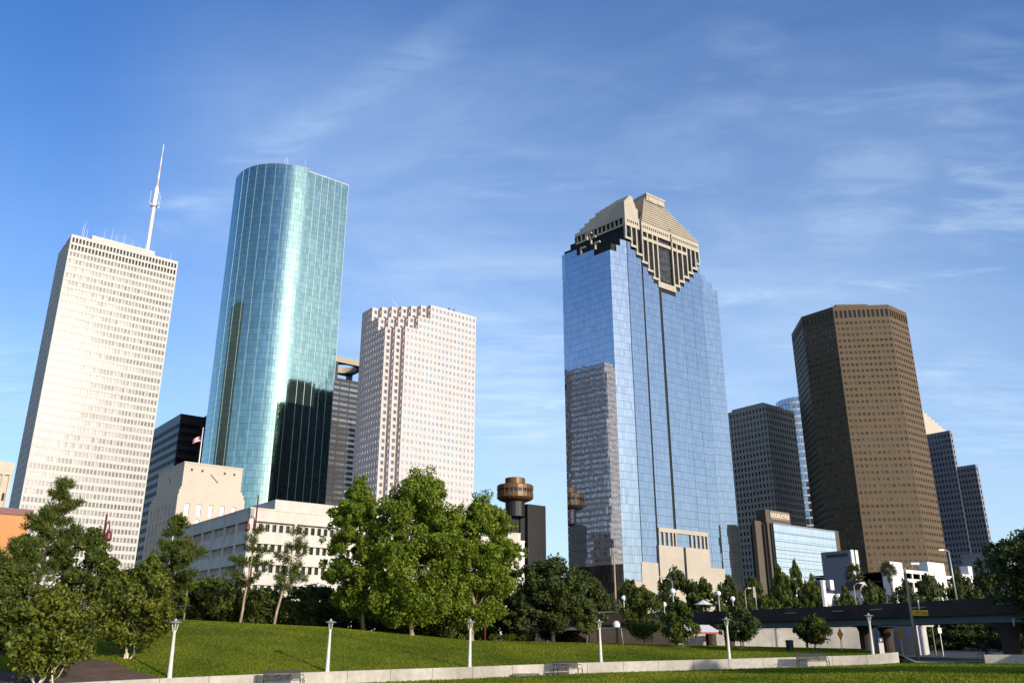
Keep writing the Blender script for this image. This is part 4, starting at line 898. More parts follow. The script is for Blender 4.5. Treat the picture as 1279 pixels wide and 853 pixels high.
# --- leafy trees of the left group
b = spot(96, 70); broad_tree('leafy_tree', 'dense olive tree with a pointed crown behind the bushy left trees', b, hgt(97, 664, 70, b), wd(42, 142, 70), hgt(97, 800, 70, b), M['leaf_mid'], M['bark_dark'], 121, 72, 180, .20, .16, shape=1.7, peak=.3, top=8)
b = spot(60, 49); broad_tree('leafy_tree', 'low yellow green tree at the bottom left corner above the mulch', b, hgt(52, 735, 49, b), wd(-4, 106, 49), hgt(60, 842, 49, b)+.2, M['leaf_olive'], M['bark_white'], 122, 84, 150, .15, .07, shape=1.9, peak=.4, trunks=3, top=10)
b = spot(4, 57); broad_tree('leafy_tree', 'dark leafy tree cut off by the left edge beside the mulch', b, hgt(4, 700, 57, b), wd(-45, 45, 57), .6, M['leaf_mid'], M['bark_dark'], 124, 90, 170, .16, .1, shape=1.9, peak=.4)
b = spot(160, 58.5); broad_tree('leafy_tree', 'olive tree on two slim white trunks beside the left lamp post', b, hgt(182, 699, 58.5, b), wd(122, 230, 58.5), hgt(160, 803, 58.5, b), M['leaf_olive'], M['bark_white'], 123, 78, 155, .16, .085, lean=(.9, 0), shape=1.9, peak=.42, trunks=2, top=8)
# --- dark shrubs and trees behind the crest
for px, Y, top, x0, x1, lab, sd in (
    (258, 104, 722, 222, 296, 'dark round evergreen between the two pines and the office block', 131),
    (322, 106, 735, 290, 352, 'dark evergreen shrub behind the pair of young pines', 132),
    (388, 106, 732, 352, 424, 'dark evergreen shrub below the white office, left of the cottonwoods', 133),
    (150, 100, 712, 112, 205, 'dark evergreen behind the white trunked olive tree', 134),
    (440, 112, 735, 418, 470, 'dark shrub in the gap behind the left cottonwood trunk', 135),
    (500, 114, 735, 465, 540, 'dark shrub behind the middle cottonwood trunk', 136),
    (560, 114, 735, 530, 600, 'dark shrub between the middle and right cottonwood trunks', 137)):
    b = spot(px, Y); broad_tree('evergreen_shrub', lab, b, hgt(px, top, Y, b), wd(x0, x1, Y)*1.3, .1, M['leaf_mid'], M['bark_dark'], sd, 95, 150, .24, .12, 'shrub', shape=2.6, peak=.4)
# --- oaks in the middle
for px, Y, top, x0, x1, clr, lab, sd, dens in (
    (628, 116, 690, 606, 655, 790, 'dark oak tucked in behind the right cottonwood', 141, 60),
    (690, 112, 696, 640, 738, 782, 'broad dark oak with a thick leaning trunk behind the lawn', 142, 130),
    (735, 118, 718, 708, 764, 785, 'dark oak in front of the blue tower base', 143, 70),
    (652, 110, 742, 626, 672, 800, 'low bushy oak at the back of the lawn', 144, 60)):
    b = spot(px, Y); broad_tree('oak_tree', lab, b, hgt(px, top, Y, b), wd(x0, x1, Y)*1.06, max(.3, hgt(px, clr, Y, b)), M['leaf_dark'], M['bark_dark'], sd, dens, 170, .24, .34 if sd == 142 else .2, shape=2.4, peak=.5, top=5, crad=.26)
# --- small park trees on the right of the lawn
for px, Y, top, x0, x1, clr, lab, sd in (
    (733, 104, 752, 716, 750, 788, 'small green park tree beside the seat wall lamp', 151),
    (805, 106, 733, 780, 832, 794, 'young park tree with an olive crown in front of the overpass, left of three', 152),
    (852, 100, 752, 830, 876, 800, 'small airy park tree beside the white canopy', 153),
    (925, 100, 757, 903, 953, 797, 'round dark park tree right of the lamp in front of the overpass', 154),
    (1018, 96, 770, 996, 1039, 800, 'small round park tree behind the right bench', 155)):
    b = spot(px, Y); pk = broad_tree('park_tree', lab, b, hgt(px, top, Y, b), wd(x0, x1, Y)*1.08, hgt(px, clr, Y, b), M['leaf_mid'] if sd != 154 else M['leaf_dark'], M['bark'], sd, 60, 130, .18, .09, group='young park trees', shape=2.2, peak=.42, crad=.30, top=4); ring(pk, .8)
# --- trees beyond the overpass: a few of each kind, then copies
back = []
for i, (h, wv, lm) in enumerate(((9, 10, 'leaf_dark'), (8, 8, 'leaf_mid'), (11, 8, 'leaf_mid'), (7, 9, 'leaf_dark'))):
    t = broad_tree('background_tree', 'x', (0, 0, 0), h, wv, .8, M[lm], M['bark_dark'], 160+i, 75, 130, .30, .18, group='trees beyond the overpass', shape=2.3, peak=.42, top=6, crad=.28); back.append((t, h, wv))
used = set()
BT = [  # px, top, width in px, distance, kind, label
    (790, 728, 46, 150, 1, 'olive tree between the tall tan pole and the first globe lamp'),
    (758, 742, 40, 146, 0, 'dark tree below the base of the blue tower'),
    (848, 714, 62, 165, 3, 'wide tree in front of the stone podium of the blue tower'),
    (884, 724, 46, 160, 2, 'tree at the right end of the stone podium'),
    (915, 724, 44, 165, 0, 'dark tree behind the pair of globe lamps'),
    (946, 722, 44, 170, 2, 'tree at the foot of the square grid tower'),
    (983, 712, 36, 175, 1, 'slim light tree before the left part of the pale glass hotel'),
    (1003, 702, 26, 178, 2, 'tallest light tree before the pale glass hotel'),
    (1022, 722, 30, 172, 1, 'small tree between the hotel and the white pylon sign'),
    (1062, 736, 34, 165, 0, 'dark tree beside the white cottage dormer'),
    (1098, 730, 44, 170, 3, 'dark tree between the two fan palms'),
    (1140, 728, 44, 172, 0, 'dark tree below the white garage, left of the tall highway lamp'),
    (1172, 722, 46, 176, 3, 'dark tree below the right end of the white garage'),
    (1212, 716, 46, 180, 0, 'dark tree below the lower grey tower'),
    (1246, 716, 44, 185, 3, 'dark tree beside the small grey block at the right edge'),
    (1232, 736, 26, 150, 1, 'small yellowish tree above the right end of the overpass'),
    (700, 742, 50, 140, 0, 'dark tree filling the gap behind the broad oak'),
    (650, 736, 44, 142, 3, 'dark tree behind the low bushy oak'),
    (600, 738, 50, 140, 0, 'dark tree behind the right cottonwood trunk'),
    (540, 742, 60, 138, 3, 'dark tree far behind the middle cottonwood'),
    (240, 735, 50, 125, 0, 'dark tree behind the street lamp with the curved arm'),
    (1186, 772, 56, 128, 3, 'dark growth filling the back of the underpass'),
    (1228, 770, 60, 126, 0, 'dark growth behind the cyclist under the overpass'),
    (1268, 768, 60, 124, 3, 'dark growth behind the right overpass pier'),
    (182, 724, 46, 120, 3, 'dark tree at the foot of the white tower')]
for px, top, wp, Y, k, lab in BT:
    t, h, wv = back[k]; o = t if k not in used else copy_tree(t); used.add(k)
    b = spot(px, Y); o.location = b; hh = hgt(px, top, Y, b); ww = wd(0, wp, Y)*1.15
    o.scale = (ww/wv, ww/wv, hh/h); o.rotation_euler = (0, 0, (px*1.7) % 6.28); o['label'] = lab; o['category'] = 'tree'; o['group'] = 'trees beyond the overpass'
# flowering hedge above the overpass
hedge0 = None
for i, (px, top, wp, Y) in enumerate(((936, 742, 34, 140), (962, 738, 36, 140), (990, 740, 34, 141), (1014, 744, 28, 142), (1150, 746, 40, 135), (1192, 744, 44, 135))):
    lab = ['shrub behind the curved arm lamp above the overpass', 'shrub in front of the hotel stone wing above the overpass', 'flowering shrub below the slim light tree', 'shrub left of the white pylon sign', 'shrub above the overpass right of the yellow sign', 'shrub at the foot of the tall highway lamp'][i]
    b = spot(px, Y)
    if hedge0 is None: hedge0 = broad_tree('hedge_shrub', lab, b, 6, 5, .2, M['leaf_mid'], M['bark_dark'], 171, 50, 120, .2, .08, 'shrub', 'shrubs above the overpass', shape=3, peak=.5); o = hedge0
    else: o = copy_tree(hedge0)
    o.location = b; o['label'] = lab; ww = wd(0, wp, Y)*1.15; o.scale = (ww/5, ww/5, hgt(px, top, Y, b)/6); o.rotation_euler = (0, 0, i*1.3)
# big tree at the right edge and unseen oaks added outside the frame to shade the street
b = spot(1322, 74); broad_tree('oak_tree', 'big dark oak leaning in over the street at the right edge', b, hgt(1300, 655, 74, b), wd(1228, 1390, 74), 3.6, M['leaf_dark'], M['bark_dark'], 181, 120, 170, .22, .35, lean=(.5, 0), shape=2.2, peak=.5, crad=.26)
for i, (x, y, h, wv) in enumerate(((63, 60, 15, 15), (74, 46, 16, 16), (92, 34, 17, 17), (51, 37, 14, 9), (60, 20, 17, 10), (104, 97, 18, 17), (118, 84, 19, 18), (97, 112, 17, 16))):
    if i == 0: sh = broad_tree('oak_tree', 'unseen oak added outside the frame on the right for its shade', (x, y, -1.3), h, wv, 2.5, M['leaf_dark'], M['bark_dark'], 185, 80, 120, .4, .3, group='oaks added outside the frame for shade', crad=.3); o = sh
    else: o = copy_tree(sh)
    o.location = (x, y, -1.3); o.scale = (wv/15, wv/15, h/15); o.rotation_euler = (0, 0, i)
# --- fan palms
def palm(px, py, Y, rad, lab, seed):
    b = spot(px, Y); c = at(px, py, Y); rr = random.Random(seed); t = empty('fan_palm', b, 0, lab, 'palm', 'fan palms by the garage'); h = c.z-b.z
    m = MB(); limb(m, (0, 0, -.2), (0, 0, h), .28, .2, rr, 6, .05); m.build('trunk', M['bark'], t, True)
    cr = Crown(seed); r_ = np.random.default_rng(seed)
    for k in range(60):
        a = rr.random()*6.28; el = rr.uniform(-1.0, 1.3); d = np.array([math.cos(a)*math.cos(el), math.sin(a)*math.cos(el), math.sin(el)]); p = np.array([0, 0, h])+d*rad*.62
        cr.clump(tuple(p), (rad*.34,)*3, 26, .09*rad/1.8, 6, tone=.5+.25*math.sin(el)+rr.gauss(0, .1), along=tuple(d*2.2))
    link('crown', cr.mesh(M['frond']), t)
    sk = Crown(seed+1)
    for k in range(10): sk.clump((rr.gauss(0, .2), rr.gauss(0, .2), h-rad*(.6+.6*rr.random())), (.35, .35, .5), 30, .1, 5, tone=.9, along=(0, 0, -1.5))
    link('dead_fronds', sk.mesh(M['frond']), t)
palm(1078, 716, 205, 2.5, 'fan palm beside the grey panel block', 191); palm(1123, 711, 210, 2.3, 'fan palm in front of the white garage', 192)
# grass tufts where the lawn meets the shrubs
for px, Y, lab in ((623, 111, 'clump of ornamental grass beside the maroon lamp post on the right'), (640, 110, 'clump of ornamental grass below the low bushy oak')):
    b = spot(px, Y); t = empty('grass_clump', b, 0, lab, 'plant'); cr = Crown(int(px)); 
    for k in range(26): cr.clump((random.Random(k).uniform(-1.1, 1.1), random.Random(k+50).uniform(-.6, .6), .5), (.35, .35, .45), 40, .05, 9, tone=.6, along=(0, 0, 2.5))
    link('blades', cr.mesh(M['leaf_olive']), t)
# ================================================================== seat wall
def seat_wall():
    t = empty('seat_wall', (0, 0, 0), 0, 'long low curving concrete seat wall along the foot of the lawn', 'wall'); m = MB(); uu = -0.56
    while uu < 0.4275:
        step = 2.9/ip(uu, YW); u1 = min(uu+step, 0.4275)
        def pt(u, o): y = ip(u, YW)+o; return (u*y, y)
        e = 0.012/ip(uu, YW); a, b = uu+e, u1-e
        q = [pt(a, -.06), pt(b, -.06), pt(b, .42), pt(a, .42)]
        zt = [ip(a, ZW)+.10, ip(b, ZW)+.10, ip(b, ZW)+.10, ip(a, ZW)+.10]; zb = [ip(a, ZL)-.3, ip(b, ZL)-.3]*2
        i = len(m.v); m.v += [(q[k][0], q[k][1], zb[k]) for k in range(4)]+[(q[k][0], q[k][1], zt[k]) for k in range(4)]
        m.f += [tuple(i+k for k in f) for f in ((4, 5, 6, 7), (0, 1, 5, 4), (1, 2, 6, 5), (3, 0, 4, 7), (2, 3, 7, 6))]
        # core behind the joint
        uu = u1
    m.build('block_course', M['concrete'], t)
    c = MB(); us2 = np.linspace(-0.555, 0.4265, 60)
    for a, b in zip(us2, us2[1:]):
        P = lambda u, o, z: ((ip(u, YW)+o)*u, ip(u, YW)+o, z)
        c.quad(P(a, .02, ip(a, ZL)-.3), P(b, .02, ip(b, ZL)-.3), P(b, .02, ip(b, ZW)+.06), P(a, .02, ip(a, ZW)+.06)); c.quad(P(a, .02, ip(a, ZW)+.06), P(b, .02, ip(b, ZW)+.06), P(b, .38, ip(b, ZW)+.06), P(a, .38, ip(a, ZW)+.06))
    c.build('core', M['concrete_dark'], t)
seat_wall()
w2 = empty('seat_wall', (0, 0, 0), 0, 'short shaded concrete wall beside the street at the right edge', 'wall'); m = MB()
a, b_ = at(1229, 817, 72), at(1330, 818, 70); dr = (b_-a); L = Vector((dr.x, dr.y)).length; m.box(0, L, 0, .45, -1.2, 0, Matrix.Translation(a) @ Matrix.Rotation(math.atan2(dr.y, dr.x), 4, 'Z')); m.build('block_course', M['concrete'], w2)
# ================================================================== park lamps
def park_lamp(label):
    t = empty('park_lamp', (0, 0, 0), 0, label, 'lamp post', 'white lamp posts along the seat wall')
    m = MB(); m.lathe([(.17, -.25), (.17, .04), (.135, .08), (.085, 2.55), (.10, 2.58), (.10, 2.62)], 12); m.build('pole', M['lamp_paint'], t, True)
    m = MB(); m.lathe([(.095, 2.62), (.10, 2.68), (.095, 2.7)], 12)
    for k in range(4):
        a = k*math.pi/2+.4; c, s_ = math.cos(a), math.sin(a); m.tube([(.09*c, .09*s_, 2.64), (.19*c, .19*s_, 3.12)], .022, 5)
    m.lathe([(.17, 3.08), (.215, 3.1), (.215, 3.14), (.17, 3.16)], 12); m.build('lantern_frame', M['lamp_paint'], t)
    m = MB(); m.lathe([(.07, 2.72), (.15, 3.07)], 10); m.build('lantern_glass', M['pale_glass'], t)
    m = MB(); m.lathe([(.38, 3.145), (.39, 3.17), (.15, 3.25), (.07, 3.27), (.07, 3.33), (.04, 3.39)], 20); m.build('cap', M['galv'], t)
    return t
labs = ['lamp post in front of the left tree group, first from the left', 'lamp post on the open lawn left of the cottonwoods', 'lamp post in front of the right cottonwood trunk', 'lamp post above the empty bench in the middle of the seat wall', 'lamp post right of the white canopy, in front of the round dark tree', 'lamp post at the right end of the seat wall beside the overpass pier']
L0 = None
for i, (px, Y) in enumerate(((217, 54.3), (411, 60.9), (587, 67.1), (750, 74.6), (909.5, 76.0), (1088.5, 76.2))):
    o = park_lamp(labs[i]) if L0 is None else copy_tree(L0); L0 = L0 or o
    x = (px-639.5)/1124.5*Y*1.0; o.location = (x, Y, ip(x/Y, ZW)+.06); o['label'] = labs[i]; o.rotation_euler = (R((.9, -.6, .4, -1.0, .7, -.4)[i]), R((-.5, .8, -.9, .4, .3, -.8)[i]), i*.7)
# ================================================================== benches
def bench(label):
    t = empty('park_bench', (0, 0, 0), 0, label, 'bench', 'metal benches along the seat wall'); Lb = 2.5
    m = MB()
    for k in range(7): m.box(-Lb/2, Lb/2, -.28+k*.085, -.28+k*.085+.06, .43, .455)
    m.build('seat', M['dark_metal'], t)
    m = MB()
    for k in range(9): m.box(-Lb/2, Lb/2, .30+k*.012, .325+k*.012, .50+k*.055, .545+k*.055)
    m.box(-Lb/2, Lb/2, .41, .45, .97, 1.02); m.build('backrest', M['dark_metal'], t)
    for x in (-Lb/2, Lb/2-.05):
        f = MB(); f.box(x, x+.05, -.27, -.22, 0, .43); f.build('leg', M['dark_metal'], t); f = MB(); f.box(x, x+.05, .27, .33, 0, .5); f.build('leg', M['dark_metal'], t)
    for k in range(4):
        x = -Lb/2+.06+k*(Lb-.12)/3; f = MB(); f.tube([(x, .30, .70), (x, .10, .76), (x, -.12, .75), (x, -.26, .68), (x, -.29, .58), (x, -.24, .50), (x, -.15, .50)], .022, 6); f.build('armrest', M['dark_metal'], t)
    return t
B0 = None
for px, Y, lab in ((359, 57.0, 'dark metal bench by the second lamp, cut by the bottom of the frame'), (709, 70.6, 'dark metal bench with sunlit armrests left of the middle lamp'), (1013, 74.0, 'plain dark metal bench in front of the small round tree')):
    o = bench(lab) if B0 is None else copy_tree(B0); B0 = B0 or o
    b = spot(px, Y); o.location = b; o['label'] = lab; o.rotation_euler = (0, 0, math.atan2(ip(b.x/Y+.01, YW)-ip(b.x/Y-.01, YW), .02*Y+(ip(b.x/Y+.01, YW)-ip(b.x/Y-.01, YW))*(b.x/Y)))
b = spot(656, 69.0); t = empty('drain_grate', (b.x, b.y+.1, b.z), R(17), 'low dark grate at the foot of the seat wall left of the middle bench', 'grate'); m = MB()
m.box(-1.05, 1.05, -.2, .25, 0, .04)
for k in range(16): m.box(-1.04+k*.138, -.97+k*.138, -.2, -.12, .04, .16)
m.box(-1.05, 1.05, -.22, -.1, .16, .22); m.build('grille', M['dark_metal'], t)
# ================================================================== overpass
ZD = 3.85
DK = [(-2, 134), (8, 131), (17, 127), (25, 119.5), (31, 110), (36, 100), (40.5, 90), (45, 79.5), (49, 68), (52, 56)]
def smooth(P, n=6):
    out = []
    for i in range(len(P)-1):
        p0, p1, p2, p3 = (Vector(P[max(i-1, 0)]), Vector(P[i]), Vector(P[i+1]), Vector(P[min(i+2, len(P)-1)]))
        for k in range(n):
            t = k/n; out.append(.5*((2*p1)+(p2-p0)*t+(2*p0-5*p1+4*p2-p3)*t*t+(3*p1-p0-3*p2+p3)*t*t*t))
    return out+[Vector(P[-1])]
def sweep(m, path, prof):
    """prof: (offset to the far side, z) points, closed"""
    rings = []
    for i, p in enumerate(path):
        d = (path[min(i+1, len(path)-1)]-path[max(i-1, 0)]).normalized(); n = Vector((-d.y, d.x))
        if n.x < 0: n = -n
        j = len(m.v); m.v += [(p.x+n.x*o, p.y+n.y*o, z) for o, z in prof]; rings.append(j)
    k = len(prof)
    for a, b in zip(rings, rings[1:]): m.f += [(a+q, a+(q+1) % k, b+(q+1) % k, b+q) for q in range(k)]
    m.f += [tuple(rings[0]+q for q in range(k)), tuple(rings[-1]+q for q in range(k))[::-1]]
def overpass():
    t = empty('overpass', (0, 0, 0), 0, 'dark road overpass curving across the right side on concrete piers', 'bridge'); pa = smooth(DK)
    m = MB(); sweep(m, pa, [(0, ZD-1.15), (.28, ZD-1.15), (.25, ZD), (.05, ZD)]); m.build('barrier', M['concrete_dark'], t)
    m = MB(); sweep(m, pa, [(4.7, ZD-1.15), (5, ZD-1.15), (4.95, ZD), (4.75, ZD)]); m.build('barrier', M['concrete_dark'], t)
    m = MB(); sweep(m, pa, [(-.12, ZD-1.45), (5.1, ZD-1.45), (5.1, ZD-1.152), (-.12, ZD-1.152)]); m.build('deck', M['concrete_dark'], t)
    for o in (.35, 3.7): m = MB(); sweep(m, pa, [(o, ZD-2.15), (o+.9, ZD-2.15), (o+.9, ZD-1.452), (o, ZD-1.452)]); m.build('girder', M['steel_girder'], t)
    for i in (26, 30, 33, 36, 41, 44, 47, 49):
        if i+1 >= len(pa): continue
        p, q = pa[i], pa[i]+(pa[i+1]-pa[i])*.9; d = (q-p); m = MB(); m.box(0, d.length, -.06, -.002, -.62, -.50, Matrix.Translation((p.x, p.y, ZD)) @ Matrix.Rotation(math.atan2(d.y, d.x)+math.pi, 4, 'Z') @ Matrix.Translation((-d.length, 0, 0)) @ Matrix.Rotation(0, 4, 'Z'))
        mm_ = MB(); n = Vector((d.y, -d.x)).normalized(); n = n if n.x < 0 else -n
        P = lambda v, z, o: (v.x+n.x*o, v.y+n.y*o, z)
        for z0, z1 in ((ZD-.62, ZD-.50),):
            mm_.v += [P(p, z0, .10), P(q, z0, .10), P(q, z1, .10), P(p, z1, .10), P(p, z0, -.02), P(q, z0, -.02), P(q, z1, -.02), P(p, z1, -.02)]; mm_.f += [(0, 1, 2, 3), (7, 6, 5, 4), (3, 2, 6, 7), (0, 4, 5, 1), (1, 5, 6, 2), (0, 3, 7, 4)]
        mm_.build('pale_strip', M['pavement'], t)  # pale dashes along the barrier face
    for px, Y in ((1075, 100), (1255, 78), (880, 124)):
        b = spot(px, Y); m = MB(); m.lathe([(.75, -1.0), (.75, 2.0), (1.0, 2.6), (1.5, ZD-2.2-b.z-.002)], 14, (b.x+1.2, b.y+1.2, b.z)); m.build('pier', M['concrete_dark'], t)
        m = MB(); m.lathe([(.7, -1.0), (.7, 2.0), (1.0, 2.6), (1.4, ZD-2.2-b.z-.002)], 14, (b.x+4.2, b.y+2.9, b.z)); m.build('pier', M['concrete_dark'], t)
    m = MB(); sweep(m, pa[:16], [(.05, ZD+.25), (.12, ZD+.25), (.12, ZD+.34), (.05, ZD+.34)])
    for p in pa[:16:3]: m.tube([(p.x+.08, p.y+.05, ZD-.05), (p.x+.08, p.y+.05, ZD+.3)], .04, 5)
    m.build('hand_rail', M['galv'], t)
overpass()
# retaining walls beyond the overpass
def slab_wall(name, label, a, b, z0, z1, m_, th=.5, cat='wall'):
    d = Vector((b[0]-a[0], b[1]-a[1])); t = empty(name, (a[0], a[1], 0), math.atan2(d.y, d.x), label, cat); m = MB(); L = d.length; k = max(1, int(L/4))
    for i in range(k): m.box(L*i/k+.015, L*(i+1)/k-.015, 0, th, z0, z1)
    m.box(0, L, .04, th-.04, z0, z1-.05); m.box(-.05, L+.05, -.06, th+.06, z1, z1+.16); m.build('panel', m_, t); return t
p, q = Vector((23.0, 131, 0)), Vector((42.8, 131, 0)); slab_wall('retaining_wall', 'pale concrete retaining wall under the overpass behind the park trees', (p.x, p.y), (q.x, q.y), -2, at(930, 785.5, 131).z, M['concrete'])
q2 = Vector((52, 128, 0)); slab_wall('retaining_wall', 'lower concrete retaining wall left of the big overpass pier', (q.x+.15, q.y-.3), (q2.x, q2.y), -2, at(1040, 783.5, 130).z, M['concrete'])
p, q = at(1086, 812, 108), at(1149, 812, 102); slab_wall('site_hoarding', 'long grey panel hoarding right of the big overpass pier', (p.x, p.y), (q.x, q.y), -2, at(1110, 782, 105).z, M['white_concrete'], .2, 'fence')
p, q = at(1155.5, 811, 104), at(1160.5, 810, 110); slab_wall('site_hoarding', 'short white hoarding panel at the mouth of the underpass', (p.x, p.y), (q.x, q.y), -2, at(1154, 783, 104).z, M['white_concrete'], .2, 'fence')
p, q = at(1150, 811, 103.2), at(1153, 811, 103.6); slab_wall('site_hoarding', 'dark blue strip put in for the gap between the grey and white panels', (p.x, p.y), (q.x, q.y), -2, at(1152, 782.5, 103).z, M['blue_paint'], .15, 'fence')  # dark blue strip stands in for an open gap
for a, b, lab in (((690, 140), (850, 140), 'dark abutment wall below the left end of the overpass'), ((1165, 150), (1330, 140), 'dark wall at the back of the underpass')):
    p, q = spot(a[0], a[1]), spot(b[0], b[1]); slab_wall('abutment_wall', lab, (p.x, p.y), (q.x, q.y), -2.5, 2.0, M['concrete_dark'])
# white canopy
c = at(884, 790, 108); t = empty('canopy', (c.x, c.y, spot(884, 108).z), R(8), 'white slanted canopy with a red edge under the overpass', 'canopy'); h = c.z-t.location.z
m = MB(); m.v += [(-2.5, 0, h), (1.7, 0, h), (1.2, 2.6, h+.9), (-2.1, 2.6, h+.9), (-2.5, 0, h+.06), (1.7, 0, h+.06), (1.2, 2.6, h+.96), (-2.1, 2.6, h+.96)]; m.f += [(3, 2, 1, 0), (4, 5, 6, 7), (1, 2, 6, 5), (3, 0, 4, 7), (2, 3, 7, 6), (0, 1, 5, 4)]; m.build('roof', M['white_paint'], t)
m = MB(); m.box(-2.52, 1.72, -.05, -.002, h-.10, h+.09); m.build('trim', M['flag_red'], t)
for x in (-2.0, 1.1): m = MB(); m.tube([(x, 1.6, -.2), (x, 1.6, h+.5)], .07, 6); m.build('post', M['dark_metal'], t)
# ================================================================== street lamps, poles and signs
def tube_pole(name, label, px, Y, pytop, m_, r0=.11, r1=.07, cat='pole', group=None, pbase=None):
    b = spot(px, Y) if pbase is None else at(px, pbase, Y); t = empty(name, b, 0, label, cat, group); h = at(px, pytop, Y).z-b.z
    m = MB(); m.tube([(0, 0, -.2), (0, 0, h*.5), (0, 0, h)], [r0, (r0+r1)/2, r1], 8); m.build('pole', m_, t, True); return t, h
def cobra(t, h, dx, dz, m_, ln=1.0, up=.6, head=.9):
    a = MB(); a.tube([(0, 0, h-.15), (dx*.4, 0, h+up*.75), (dx*.8, 0, h+up), (dx, 0, h+up)], [.06, .055, .05, .05], 6); a.build('arm', m_, t, True)
    s_ = 1 if dx > 0 else -1; l = MB(); l.box(dx-(.1 if s_ > 0 else head), dx+(head if s_ > 0 else .1), -.16, .16, h+up-.12, h+up+.08); l.build('lamp_head', M['galv'], t)
t, h = tube_pole('tall_pole', 'tall tan pole rising behind the lawn in front of the blue tower', 771, 108, 690, M['tan_pole'], .16, .09); cobra(t, h, .5, 0, M['tan_pole'], up=.1, head=.5)
# globe lamps on the overpass approach
G0 = None
def globe(label):
    t = empty('globe_lamp', (0, 0, 0), 0, label, 'street lamp', 'globe lamps above the overpass'); m = MB(); m.tube([(0, 0, 0), (0, 0, 4.2)], [.09, .06], 8); m.lathe([(.10, 4.15), (.18, 4.25), (.16, 4.3)], 10); m.build('pole', M['galv'], t)
    m = MB(); m.lathe([(.05, 4.28)]+[(.38*math.sin(a), 4.64-.38*math.cos(a)) for a in np.linspace(.3, math.pi-.25, 9)]+[(.05, 5.0)], 14); m.build('globe', M['glow_white'], t, True); return t
for px, py, Y, lab in ((779, 746.5, 136, 'globe lamp right of the tall tan pole'), (829.4, 754.5, 138, 'low globe lamp left of the twin arm street lamp'), (840.3, 738, 122, 'globe lamp sharing a pole with a curved arm light'), (897.3, 740.8, 136, 'left globe lamp of the pair in front of the stone podium'), (915, 747.5, 138, 'right globe lamp of the pair in front of the stone podium')):
    o = globe(lab) if G0 is None else copy_tree(G0); G0 = G0 or o
    p = at(px, py, Y); o.location = (p.x, p.y, p.z-4.64); o['label'] = lab
    if 840 < px < 841:
        a = MB(); a.tube([(0, 0, 5.0), (-.05, 0, 6.0), (-.5, 0, 6.25), (-1.1, 0, 6.6)], [.05, .05, .045, .04], 6); ar = a.build('arm', M['galv'], o); l = MB(); l.box(-1.75, -1.1, -.13, .13, 6.5, 6.66); l.build('lamp_head', M['galv'], ar)
t, h = tube_pole('street_lamp', 'hooked street lamp above the overpass left of the flag banner', 932.5, 134, 737, M['tan_pole'], .10, .08, 'street lamp', None, 762); cobra(t, h, .55, 0, M['tan_pole'], up=.35, head=.4)
t, h = tube_pole('banner_pole', 'pole with a narrow banner above the overpass', 945.3, 132, 732, M['galv'], .08, .07, 'pole', None, 762); m = MB(); m.box(-.28, -.08, -.02, .02, h-1.6, h-.1); m.build('banner', M['hall_stone'], t)
t, h = tube_pole('street_lamp', 'short arm street lamp in front of the white cottage', 1070, 118, 731, M['tan_pole'], .10, .07, 'street lamp', None, 760); cobra(t, h, .9, 0, M['tan_pole'], up=.35, head=.5)
t, h = tube_pole('street_lamp', 'tall pale highway lamp in front of the slim grey towers', 1195.5, 112, 688, M['galv'], .13, .08, 'street lamp', None, 752); cobra(t, h, -.7, 0, M['galv'], up=.15, head=.6)
t, h = tube_pole('street_lamp', 'tall tan street lamp post carrying the yellow clearance sign', 1143.5, 82, 709, M['tan_pole'], .15, .10, 'street lamp'); cobra(t, h, .7, 0, M['tan_pole'], up=.4, head=.7)
t, h = tube_pole('street_lamp', 'grey street lamp with a curved arm behind the left trees', 226, 100, 722, M['galv'], .11, .08, 'street lamp'); cobra(t, h, -1.0, 0, M['galv'], up=.6, head=.6)
# maroon posts with hanging lanterns
def maroon_lamp(label, px, Y, pytop, arm, dy):
    t, h = tube_pole('street_lamp', label, px, Y, pytop, M['maroon'], .16, .09, 'street lamp', 'maroon street lamps')
    z = h-dy; a = MB(); a.tube([(0, 0, z-1.2), (arm*.25, 0, z+.2), (arm*.6, 0, z+.45), (arm*.9, 0, z+.15), (arm, 0, z-.5)], .07, 6); a.build('arm', M['maroon'], t, True)
    l = MB(); l.lathe([(.08, z-.4), (.30, z-.7), (.34, z-1.2), (.12, z-1.45)], 10, (arm, 0, 0)); l.build('lantern', M['maroon'], t)
maroon_lamp('tall maroon street lamp at the corner of the white office block', 304.5, 106, 618, -.95, 3.0)
maroon_lamp('maroon street lamp in front of the white tower at left', 108.5, 82, 642, .45, 1.1)
t, h = tube_pole('signal_post', 'maroon post behind the right cottonwood trunk', 605.5, 108, 745, M['maroon'], .14, .10, 'pole')
# yellow clearance sign hung on the overpass edge
p = at(1149.5, 765, 86.5); t = empty('clearance_sign', p, R(-6), 'yellow clearance sign with black lettering on the overpass edge', 'sign'); t.rotation_euler = (0, 0, R(14))
m = MB(); m.box(-.85, .85, -.03, .03, -.26, .26); bd = m.build('board', M['yellow'], t)
m = MB(); m.box(-.04, .04, .03, .12, -.2, 1.2); m.build('bracket', M['galv'], t)
text('13FT 7IN', .36, M['black_paint'], bd, (0, -.034, 0), (R(90), 0, 0), .003)
